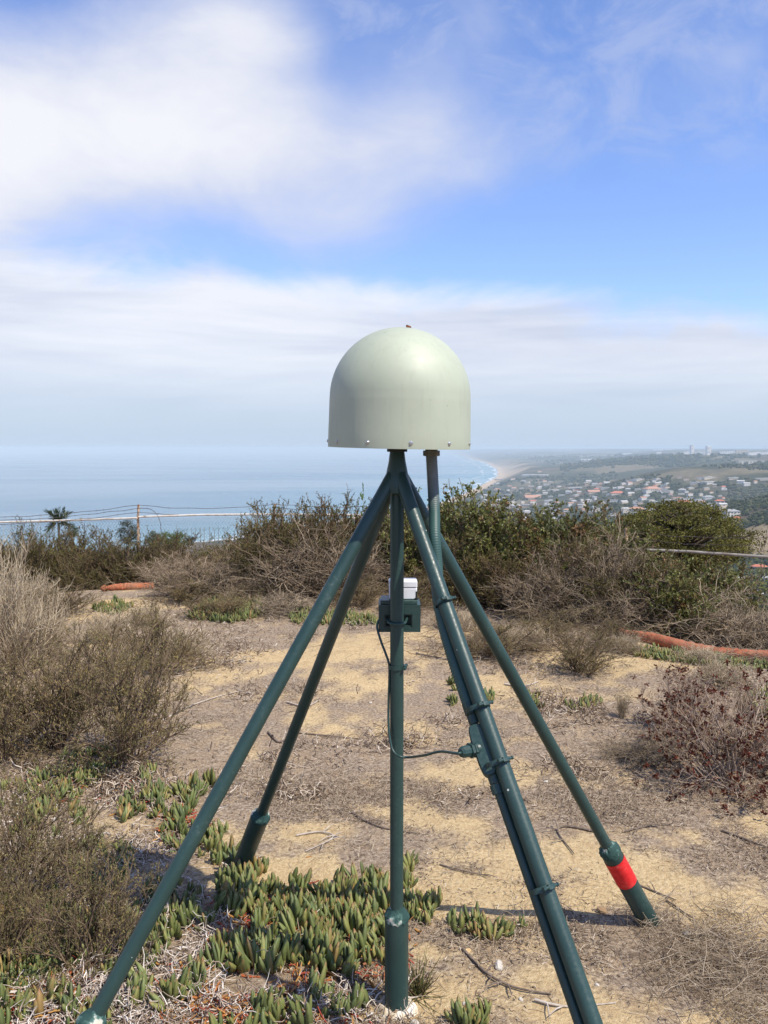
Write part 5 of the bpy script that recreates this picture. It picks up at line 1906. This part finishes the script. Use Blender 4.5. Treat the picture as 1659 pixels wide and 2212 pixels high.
rock(1078, 2090, .045, 'white angular stone lying by the long dark twig', M['stone_w'], 1, .55)
rock(1298, 1973, .042, 'brown rounded clod in the shade of the red banded leg', M['stone_b'], 2, .8)
rock(908, 1975, .030, 'yellow clod at the start of the trailing ice plant', M['stone_y'], 3, .8)
rock(1125, 2162, .016, 'small white pebble between the twigs at the bottom', M['stone_w'], 4)
rock(1003, 2172, .015, 'small white pebble right of the upright foot', M['stone_w'], 5)
rock(895, 2215, .030, 'grey white stone at the bottom edge beside the upright', M['stone_w'], 6)
rock(1290, 1450, .055, 'yellow clod below the round brown bush', M['stone_y'], 7)
rock(232, 1306, .13, 'pale yellow stone left of the near brown shrub under the orange roll', M['stone_y'], 8)
rock(1180, 1692, .030, 'white chip right of the lower clamp', M['stone_w'], 9, .4)
rock(352, 1828, .05, 'flat yellow clod among the left ice plant', M['stone_y'], 10, .4)
rock(1290, 2130, .016, 'small white pebble right of the front right brace', M['stone_w'], 11)
rock(800, 1520, .03, 'pale chip on the sand beside the rear left brace', M['stone_w'], 12, .4)
rock(1000, 1525, .035, 'pale orange chip left of the coupling on the brace', M['stone_y'], 13, .5)
rock(1010, 2060, .03, 'yellow brown clod right of the trailing ice plant', M['stone_y'], 14, .5)
rock(1480, 2020, .04, 'pale flat stone in the dry grass right of the red banded foot', M['stone_w'], 15, .35)
# pale mortar round the upright's foot
mf = MB()
rngm = random.Random(3)
vs, fs = [], []
nn_ = 26
for q, z in ((.036, .012), (.048, .016), (.060, .006), (.066, -.01)):
    for j in range(nn_):
        a = 6.2832 * j / nn_
        k = q * (1 + rngm.uniform(-.1, .1))
        vs.append((math.cos(a) * k, math.sin(a) * k, z + rngm.uniform(-.004, .004)))
for i in range(3):
    for j in range(nn_):
        fs.append((i * nn_ + j, i * nn_ + (j + 1) % nn_, (i + 1) * nn_ + (j + 1) % nn_, (i + 1) * nn_ + j))
mf.add(vs, fs).build('grout_ring', surf('grout', [(.35, (.40, .29, .15)), (.5, (.66, .58, .44)), (.7, (.72, .68, .60))], 30, rough=.95, bump=.5), mon)

# ------------------------------------------------------------------ the town below
rngh = random.Random(12)
M['wall_w'] = surf('house_white', [(0.3, (0.48, 0.46, 0.42)), (0.7, (0.60, 0.58, 0.54))], .3, rough=.9)
M['wall_c'] = surf('house_cream', [(0.3, (0.52, 0.45, 0.36)), (0.7, (0.64, 0.56, 0.45))], .3, rough=.9)
M['wall_p'] = surf('house_tan', [(0.3, (0.42, 0.33, 0.25)), (0.7, (0.52, 0.41, 0.31))], .3, rough=.9)
M['roof_r'] = surf('roof_tile_red', [(0.3, (0.38, 0.11, 0.065)), (0.7, (0.50, 0.18, 0.11))], .8, rough=.9)
M['roof_o'] = surf('roof_tile_orange', [(0.3, (0.36, 0.18, 0.115)), (0.7, (0.48, 0.27, 0.18))], .8, rough=.9)
M['roof_g'] = surf('roof_grey', [(0.3, (0.22, 0.22, 0.22)), (0.7, (0.36, 0.36, 0.36))], .8, rough=.9)
M['roof_w'] = surf('roof_pale', [(0.3, (0.34, 0.33, 0.31)), (0.7, (0.54, 0.53, 0.50))], .8, rough=.9)
M['wall_campus'] = surf('campus_white', [(0.3, (0.76, 0.76, 0.74)), (0.7, (0.84, 0.84, 0.82))], .3, rough=.9)
M['pane'] = surf('dark_glass', [(0.3, (0.03, 0.04, 0.05)), (0.7, (0.06, 0.07, 0.08))], .5, rough=.2)
M['asphalt'] = surf('asphalt', [(0.3, (0.10, 0.10, 0.10)), (0.7, (0.16, 0.16, 0.155))], .1, rough=.95)
M['kerb'] = surf('kerb', [(0.3, (0.45, 0.44, 0.41)), (0.7, (0.55, 0.54, 0.50))], .1, rough=.95)
M['pool'] = surf('pool_blue', [(0.3, (0.03, 0.30, 0.62)), (0.7, (0.05, 0.38, 0.70))], .1, rough=.2)


def walls_mb(w_, d_, h_, sink):
    return MB().box((0, 0, (h_ - sink) / 2), (w_, d_, h_ + sink))


_hm = {}
UNIT = bpy.data.meshes.new('window')
_u = MB().box((0, 0, 0), (1, 1, 1))
UNIT.from_pydata(_u.v, [], _u.f)
UNIT.materials.append(M['pane'])


def house_mesh(style, w_, d_, h_):
    key = (style, w_, d_, h_)
    if key in _hm:
        return _hm[key]
    wal = walls_mb(w_, d_, h_, 5)
    roof = MB()
    o = .6
    x, y = w_ / 2 + o, d_ / 2 + o
    if style == 'hip':
        k = x - y * .9
        rh = d_ * .22
        roof.add([(-x, -y, h_ - .1), (x, -y, h_ - .1), (x, y, h_ - .1), (-x, y, h_ - .1), (-k, 0, h_ + rh), (k, 0, h_ + rh)],
                 [(0, 1, 5, 4), (1, 2, 5), (2, 3, 4, 5), (3, 0, 4), (3, 2, 1, 0)])
    elif style == 'gable':
        rh = d_ * .24
        roof.add([(-x, -y, h_ - .1), (x, -y, h_ - .1), (x, y, h_ - .1), (-x, y, h_ - .1), (-x, 0, h_ + rh), (x, 0, h_ + rh)],
                 [(0, 1, 5, 4), (1, 2, 5), (2, 3, 4, 5), (3, 0, 4), (3, 2, 1, 0)])
    else:
        roof.box((0, 0, h_ + .2), (w_ + .5, d_ + .5, .7))
        roof.box((w_ * .15, d_ * .1, h_ + 1.1), (w_ * .3, d_ * .35, 1.2))
    out_ = []
    for nm, b in (('wall', wal), ('roof', roof)):
        me = bpy.data.meshes.new(nm)
        me.from_pydata(b.v, [], b.f)
        out_.append(me)
    _hm[key] = out_
    return out_


def house(u, v, wpx, style, wall, roof, label, group=None, storeys=1, name='house', rz=None, cat='house', deep=.62, rmax=20000., g=None):
    g = ground_hit(u, v, rmax) if g is None else g
    dist = math.hypot(g.x, g.y)
    w_ = max(6, wpx / FD * dist)
    w_ = round(w_ / 2) * 2 if w_ < 60 else round(w_ / 10) * 10
    h_ = 3.3 * storeys
    d_ = max(7, round(w_ * deep))
    me3 = house_mesh(style, w_, d_, h_)
    root = empty(name, (g.x, g.y, g.z + .2), rngh.uniform(-.5, .5) if rz is None else rz)
    if group is None:
        nwin = min(8, max(2, int(w_ / 5)))
        for f in range(min(4, max(1, int(h_ / 3.2)))):
            for i in range(nwin):
                wo = bpy.data.objects.new('window', UNIT)
                COL.objects.link(wo)
                wo.parent = root
                wo.location = (-w_ / 2 + (i + .5) * w_ / nwin, -d_ / 2 - .06, 1.6 + f * 3.2)
                wo.scale = (w_ / nwin * .55, .12, 1.4)
    for me, nm, mt in zip(me3, ('wall', 'roof'), (M[wall], M[roof])):
        o = bpy.data.objects.new(nm, me)
        COL.objects.link(o)
        o.parent = root
        if not me.materials:
            me.materials.append(None)
        o.material_slots[0].link = 'OBJECT'
        o.material_slots[0].material = mt
    return tag(root, label, cat, group)


def zz2(x, y):       # enlarged crop of the right-hand distance -> photo grid
    return (1224 + x * .7378) / 1.47559, (1350 + y * .7378) / 1.47559


H = [  # crop x, crop y, width in crop px, style, wall, roof, storeys, label
    (1010, 306, 60, 'hip', 'wall_c', 'roof_r', 1, 'long red roofed house above the middle of the leafy shrubs'),
    (1158, 292, 66, 'hip', 'wall_c', 'roof_o', 2, 'broad salmon roofed house left of the upper end of the road'),
    (1265, 326, 46, 'flat', 'wall_c', 'roof_o', 1, 'cream house with a salmon roof below the upper road'),
    (1292, 346, 56, 'hip', 'wall_c', 'roof_r', 1, 'pink roofed house just above the round olive bush'),
    (1092, 378, 60, 'hip', 'wall_c', 'roof_o', 1, 'orange roofed house behind the left side of the olive bush'),
    (1450, 352, 34, 'hip', 'wall_w', 'roof_r', 2, 'small red roofed house right of the road'),
    (1525, 420, 36, 'hip', 'wall_w', 'roof_r', 1, 'red roofed house beside the large grey roofed one at right'),
    (1497, 402, 62, 'hip', 'wall_w', 'roof_g', 2, 'large white house with a grey roof right of the olive bush'),
    (1400, 328, 44, 'hip', 'wall_w', 'roof_g', 2, 'pale house with grey roof directly right of the road'),
    (905, 300, 50, 'gable', 'wall_p', 'roof_o', 1, 'long brown roofed house slanting down the slope at centre right'),
    (920, 288, 24, 'hip', 'wall_c', 'roof_r', 1, 'small red roof at the end of the slanting brown one'),
    (640, 324, 70, 'gable', 'wall_p', 'roof_o', 1, 'low pinkish roof behind the leafy shrub tops'),
    (835, 282, 50, 'flat', 'wall_w', 'roof_w', 1, 'bright white flat house in the middle of the slope'),
    (740, 292, 70, 'flat', 'wall_c', 'roof_w', 1, 'long pale house left of the bright white flat one'),
    (655, 224, 110, 'flat', 'wall_w', 'roof_w', 1, 'long white building right of the beach head'),
    (490, 262, 26, 'flat', 'wall_w', 'roof_w', 2, 'small white house on the wooded point above the beach'),
    (505, 243, 50, 'flat', 'wall_p', 'roof_g', 1, 'dark low building on the wooded point'),
    (1410, 258, 66, 'flat', 'wall_w', 'roof_w', 1, 'long pale building in the trees at right, near the canyon'),
    (1345, 262, 40, 'flat', 'wall_w', 'roof_w', 1, 'pale building left of the long one near the canyon'),
    (1400, 238, 50, 'flat', 'wall_c', 'roof_w', 1, 'pale building uphill of the long one near the canyon'),
    (1640, 245, 60, 'flat', 'wall_c', 'roof_w', 1, 'pale building at the right edge above the canyon'),
    (1510, 240, 40, 'flat', 'wall_c', 'roof_w', 1, 'cream building between the trees at right above the canyon'),
    (885, 340, 24, 'hip', 'wall_w', 'roof_w', 2, 'white house with gables just above the shrub line'),
    (570, 360, 36, 'gable', 'wall_w', 'roof_w', 1, 'white roofed house low behind the left end of the leafy shrubs'),
    (612, 356, 30, 'flat', 'wall_w', 'roof_w', 1, 'white flat house low behind the leafy shrubs'),
    (470, 356, 30, 'gable', 'wall_w', 'roof_w', 1, 'white house lowest at left of the town'),
    (790, 380, 30, 'hip', 'wall_w', 'roof_o', 1, 'white house with orange roof peeping over the leafy shrubs'),
    (960, 282, 40, 'flat', 'wall_w', 'roof_w', 1, 'white house left of the long red roof'),
    (1180, 244, 30, 'flat', 'wall_w', 'roof_w', 1, 'white house above the salmon roofed one'),
    (1100, 246, 50, 'flat', 'wall_w', 'roof_w', 1, 'white low house above the long red roof'),
    (1060, 250, 30, 'flat', 'wall_w', 'roof_w', 1, 'small white house above left of the long red roof'),
]
for (cx_, cy_, wc, st, wa, ro, ns, lb) in H:
    u, v = zz2(cx_, cy_)
    house(u, v, wc / 2, st, wa, ro, lb, storeys=ns)
for (cx_, cy_, wc, st, wa, ro, ns, lb) in [
        (883, 158, 64, 'flat', 'wall_campus', 'wall_campus', 3, 'long bright white campus block in the middle of the mesa'),
        (1205, 116, 76, 'flat', 'wall_campus', 'wall_campus', 4, 'white campus block on the skyline left of the towers'),
        (1188, 130, 20, 'flat', 'wall_campus', 'wall_campus', 5, 'small white block below the skyline block left of the towers'),
        (1310, 132, 36, 'flat', 'wall_campus', 'wall_campus', 4, 'white block at the foot of the left tower'),
        (1362, 130, 30, 'flat', 'wall_campus', 'wall_campus', 5, 'white block between the two towers'),
        (1386, 134, 22, 'flat', 'wall_campus', 'wall_campus', 4, 'white block at the foot of the right tower'),
        (1490, 130, 70, 'flat', 'wall_campus', 'wall_campus', 4, 'long white block right of the towers'),
        (1545, 130, 50, 'flat', 'wall_c', 'roof_o', 6, 'tan block among the white ones right of the towers'),
        (1600, 136, 60, 'flat', 'wall_campus', 'wall_campus', 4, 'white block second from the right edge on the mesa'),
        (1645, 134, 50, 'flat', 'wall_campus', 'wall_campus', 4, 'white block at the right edge on the mesa'),
        (1585, 172, 110, 'flat', 'wall_c', 'roof_w', 3, 'long pale building below the mesa at right'),
        (1050, 134, 40, 'flat', 'wall_campus', 'wall_campus', 3, 'pale block far left of the towers'),
        (1010, 106, 60, 'flat', 'wall_c', 'roof_w', 3, 'faint block on the hazy skyline at centre right')]:
    u, v = zz2(cx_, cy_)
    house(u, v, wc / 2, st, wa, ro, lb, storeys=ns, name='campus_building', rz=rngh.uniform(-.2, .2), cat='building', deep=.35)
for (cx_, top_, bot_, wc, lb) in ((1328, 98, 136, 19, 'left and taller white tower on the mesa skyline'), (1398, 101, 136, 24, 'right white tower on the mesa skyline')):
    u, v = zz2(cx_, bot_)
    g = ground_hit(u, v)
    dist = math.hypot(g.x, g.y)
    k = dist / FD * .5
    w_ = wc * k
    h_ = (bot_ - top_) * k
    root = empty('tower_block', (g.x, g.y, g.z), .3)
    MB().box((0, 0, h_ / 2 - 5), (w_ * .55, w_ * .6, h_ + 10)).build('wall', M['wall_campus'], root, smooth=False)
    MB().box((w_ * .38, w_ * .04, h_ / 2 - 5.3), (w_ * .22, w_ * .5, h_ * .97 + 10)).build('stair_tower', M['wall_c'], root, smooth=False)
    for f in range(int(h_ / 9)):
        MB().box((-.0, -w_ * .301, 6 + f * 9), (w_ * .5, w_ * .01, 4)).build('window', M['pane'], root, smooth=False)
    tag(root, lb, 'tower')

# unnamed scatter of houses through the trees
GH = 'small houses scattered over the hazy hillside'
lab = {'roof_w': 'small pale roofed house among trees on the hazy hillside', 'roof_o': 'small tile roofed house among trees on the hazy hillside',
       'roof_g': 'small grey roofed house among trees on the hazy hillside', 'roof_r': 'small red roofed house among trees on the hazy hillside'}
spots = []
ntry = 0
while len(spots) < 170 and ntry < 4000:
    ntry += 1
    cx_ = rngh.uniform(420, 1659)
    cy_ = 190 + abs(rngh.gauss(0, 1)) * 40 + rngh.random() * 190
    if cy_ > 425 or (cy_ < 260 and rngh.random() < .3) or (cx_ > 1480 and cy_ > 280) or (cy_ < 235 and rngh.random() < .75) or (cx_ < 520 and cy_ < 270):
        continue
    if cx_ < 1150 and cx_ > 700 and 195 < cy_ < 245:
        continue
    if any(abs(cx_ - a) < 24 and abs(cy_ - b) < 7 for a, b in spots) or any(abs(cx_ - q[0]) < 30 and abs(cy_ - q[1]) < 9 for q in H):
        continue
    spots.append((cx_, cy_))
for cx_, cy_ in spots:
    u, v = zz2(cx_, cy_)
    g = ground_hit(u, v)
    if g.z < SEA + 2:
        continue
    ro = rngh.choices(['roof_w', 'roof_o', 'roof_g', 'roof_r'], [5.5, 2.0, 2.5, .8])[0]
    house(u, v, rngh.uniform(7, 17) * (.6 + .5 * (cy_ - 180) / 200), rngh.choice(['hip', 'gable', 'flat', 'flat']), rngh.choice(['wall_w', 'wall_w', 'wall_c', 'wall_p']), ro, lab[ro], {'roof_w': 'pale', 'roof_o': 'tile', 'roof_g': 'grey', 'roof_r': 'red'}[ro] + ' roofed ' + GH, storeys=rngh.choice([1, 1, 2]), g=g)
# houses seen low at the right edge through the bare twigs
for (u, v, wp, st, wa, ro, ns, lb) in [(1622, 1305, 44, 'hip', 'wall_w', 'roof_w', 2, 'large white house low at the right edge seen past the bare shrub'),
                                      (1640, 1232, 26, 'hip', 'wall_c', 'roof_r', 1, 'red roofed house at the right edge just under the fence rail'),
                                      (1600, 1262, 24, 'gable', 'wall_w', 'roof_w', 1, 'white house under the fence rail seen through twigs'),
                                      (1650, 1258, 20, 'flat', 'wall_w', 'roof_w', 1, 'white flat house at the right edge below the rail')]:
    house(u, v, wp, st, wa, ro, lb, storeys=ns)
# buildings on the left shore seen through the fence mesh
for (u, v, wp, ro, lb) in [(505, 1164, 14, 'roof_w', 'white building on the distant shore seen through the mesh'), (520, 1155, 10, 'roof_o', 'tan roofed building on the distant shore'), (480, 1160, 10, 'roof_w', 'small pale building left on the distant shore'),
                           (530, 1163, 12, 'roof_w', 'pale building rightmost on the distant shore'), (494, 1170, 16, 'roof_w', 'long pale building nearest on the distant shore')]:
    house(u, v, wp, 'flat', 'wall_c', ro, lb, storeys=1)


# streets
def road(pts, w_, label):
    P = [ground_hit(*zz2(*p)) for p in pts]
    P = spline([Vector((p.x, p.y, 0)) for p in P], 10)
    vs, fs, ks, kf = [], [], [], []
    for i, p in enumerate(P):
        t = (P[min(i + 1, len(P) - 1)] - P[max(i - 1, 0)]).normalized()
        s = Vector((t.y, -t.x, 0))
        for q in (-1, 1):
            a = p + s * w_ / 2 * q
            a.z = max(hz1(a.x, a.y), hz1(p.x, p.y)) + 1.2
            vs.append(a)
        for q in (-1, 1):
            for e in (0, 1):
                a = p + s * (w_ / 2 + e * 2.2) * q
                a.z = vs[-1].z + .12
                ks.append(a)
    n = len(P)
    for i in range(n - 1):
        fs.append((2 * i, 2 * i + 1, 2 * i + 3, 2 * i + 2))
        for b in (0, 2):
            kf.append((4 * i + b, 4 * i + b + 1, 4 * i + b + 5, 4 * i + b + 4))
    o = MB(P[0]).add(vs, fs).build('road', M['asphalt'], None, smooth=False)
    o.location = P[0]
    k = MB(P[0]).add(ks, kf).build('kerb', M['kerb'], o, smooth=False)
    tag(o, label, None, None, 'structure')


road([(1322, 322), (1345, 338), (1372, 358), (1404, 384), (1440, 420)], 15, 'grey street running down the slope behind the olive bush')
road([(1196, 278), (1210, 290), (1222, 304)], 22, 'short grey street end right of the salmon roofed house')

# surf along the shore
sm_ = surf('foam', [(0.40, (0.35, 0.42, 0.45)), (0.6, (0.62, 0.65, 0.66))], .02, rough=.9, coord='World')
pts = [Vector((x, y, 0)) for x, y in C[2:14]]
cs = spline(pts, 30)
rngw = random.Random(9)
for kx, (off, w0) in enumerate(((14, 17), (70, 10), (130, 6))):
    vs, fs = [], []
    for i, p in enumerate(cs):
        t = (cs[min(i + 1, len(cs) - 1)] - cs[max(i - 1, 0)]).normalized()
        s = Vector((t.y, -t.x, 0))
        D_ = p.length
        jw = float(fbm(np.array([i * .35 + kx * 9]), np.array([0.5]), 3, 3)[0])
        sc_ = .5 + min(D_ / 5000, 2.2)
        o_ = (off + (jw - .5) * 60) * sc_
        ww_ = max(0.5, w0 * sc_ * (jw * 2.6 - .55 - .25 * kx))
        for q in (-.5, .5):
            a = p + s * (o_ + ww_ * q)
            a.z = SEA + .5 + .05 * kx
            vs.append(a)
    for i in range(len(cs) - 1):
        fs.append((2 * i, 2 * i + 1, 2 * i + 3, 2 * i + 2))
    o = MB(cs[0]).add(vs, fs).build('surf_line', sm_, None, smooth=False)
    o.location = cs[0]
    tag(o, 'white breaking surf along the distant shore', None, None, 'stuff')

# tree cover over the town and canyons: one mass of small crowns
rng = np.random.default_rng(8)
base_v = []
import bmesh
bm = bmesh.new()
bmesh.ops.create_icosphere(bm, subdivisions=1, radius=1)
iv = np.array([tuple(v.co) for v in bm.verts]); bm.faces.ensure_lookup_table()
ifc = np.array([[v.index for v in f.verts] for f in bm.faces])
bm.free()
N = 26000
uu = rng.uniform(880, 1720, N)
vv = 983 + rng.uniform(0, 1, N) ** 1.2 * 330
a, b = (uu - 829.5) / FD, (vv - 1106) / FD
dz = -SP - CP * b
dy = CP - SP * b
t = np.exp(np.linspace(math.log(60), math.log(16000), 420))
hit = np.zeros(N)
done = np.zeros(N, bool)
for q in t:
    z = height(a * q, dy * q)
    h_ = (~done) & (CAM_H + dz * q < z)
    hit[h_] = q
    done |= h_
x, y = a * hit, dy * hit
z = height(x, y)
dens = fbm(x / 260, y / 260, 55, 4)
cdv = coast_dist(x, y)
spd = np.exp(-(((x - spur.x) / (spur.y * .055)) ** 2 + ((y - spur.y) / (spur.y * .12)) ** 2))
ok = done & (spd < .45) & (hit > 110) & (cdv > 70) & (dens > .40 + .08 * rng.random(N)) & ~((y > 4600) & (cdv < 420))
for hse in [o for o in bpy.data.objects if o.name.split('.')[0] in ('house', 'campus_building', 'tower_block', 'road') and o.parent is None]:
    L_ = hse.location
    dd = np.hypot(x - L_.x, y - L_.y)
    # keep crowns off each house and off the sight line just in front of it
    dist = math.hypot(L_.x, L_.y)
    f = (x * L_.x + y * L_.y) / dist
    side = np.abs(x * L_.y - y * L_.x) / dist
    ok &= ~((dd < dist * .0032 + 5) | ((f < dist) & (f > dist * .97) & (side < dist * .003 + 4)))
x, y, z, hit = x[ok], y[ok], z[ok], hit[ok]
n = len(x)
size = np.clip(hit * .0014, 2.0, 9.0) * rng.uniform(.6, 1.5, n)
jit = 1 + rng.uniform(-.35, .35, (n, len(iv), 1))
V = iv[None] * jit * size[:, None, None] * np.array([1.15, 1.15, .9]) + np.stack([x, y, z + size * .55], 1)[:, None, :]
F = ifc[None] + (np.arange(n) * len(iv))[:, None, None]
f_far = plant_mat('far_tree_crowns', [(0.05, (0.012, 0.020, 0.009)), (0.5, (0.025, 0.038, 0.015)), (0.8, (0.045, 0.058, 0.022)), (0.97, (0.08, 0.08, 0.035))], .95, 0)
tc_ = link('tree_cover', mesh_np('tree_cover', V.reshape(-1, 3), [F.reshape(-1, 3)], {'var': np.repeat(rng.uniform(0, 1, n), len(iv))}, False), None, f_far)
tag(tc_, 'mass of dark tree crowns between the houses on the hazy hillside', None, None, 'stuff')
print('far trees', n)

# ------------------------------------------------------------------ sea haze
me = bpy.data.meshes.new('haze')
hx, ztop, zbot = 56000.0, 26.0, -211.5
MBh = MB().box((0, 0, (ztop + zbot) / 2), (2 * hx, 2 * hx, ztop - zbot))
hzm = bpy.data.materials.new('sea_air')
hzm.use_nodes = True
t_ = NT(hzm.node_tree)
pv = t_.n('ShaderNodeVolumePrincipled')
pv.inputs['Color'].default_value = (0.78, 0.93, 1.0, 1)
pv.inputs['Density'].default_value = 0.95e-4
pv.inputs['Anisotropy'].default_value = -0.15
t_.l(pv.outputs[0], t_.n('ShaderNodeOutputMaterial').inputs['Volume'])
hazeo = MBh.build('haze', hzm, None, smooth=False)
tag(hazeo, 'pale sea haze fading the far coast', None, None, 'stuff')
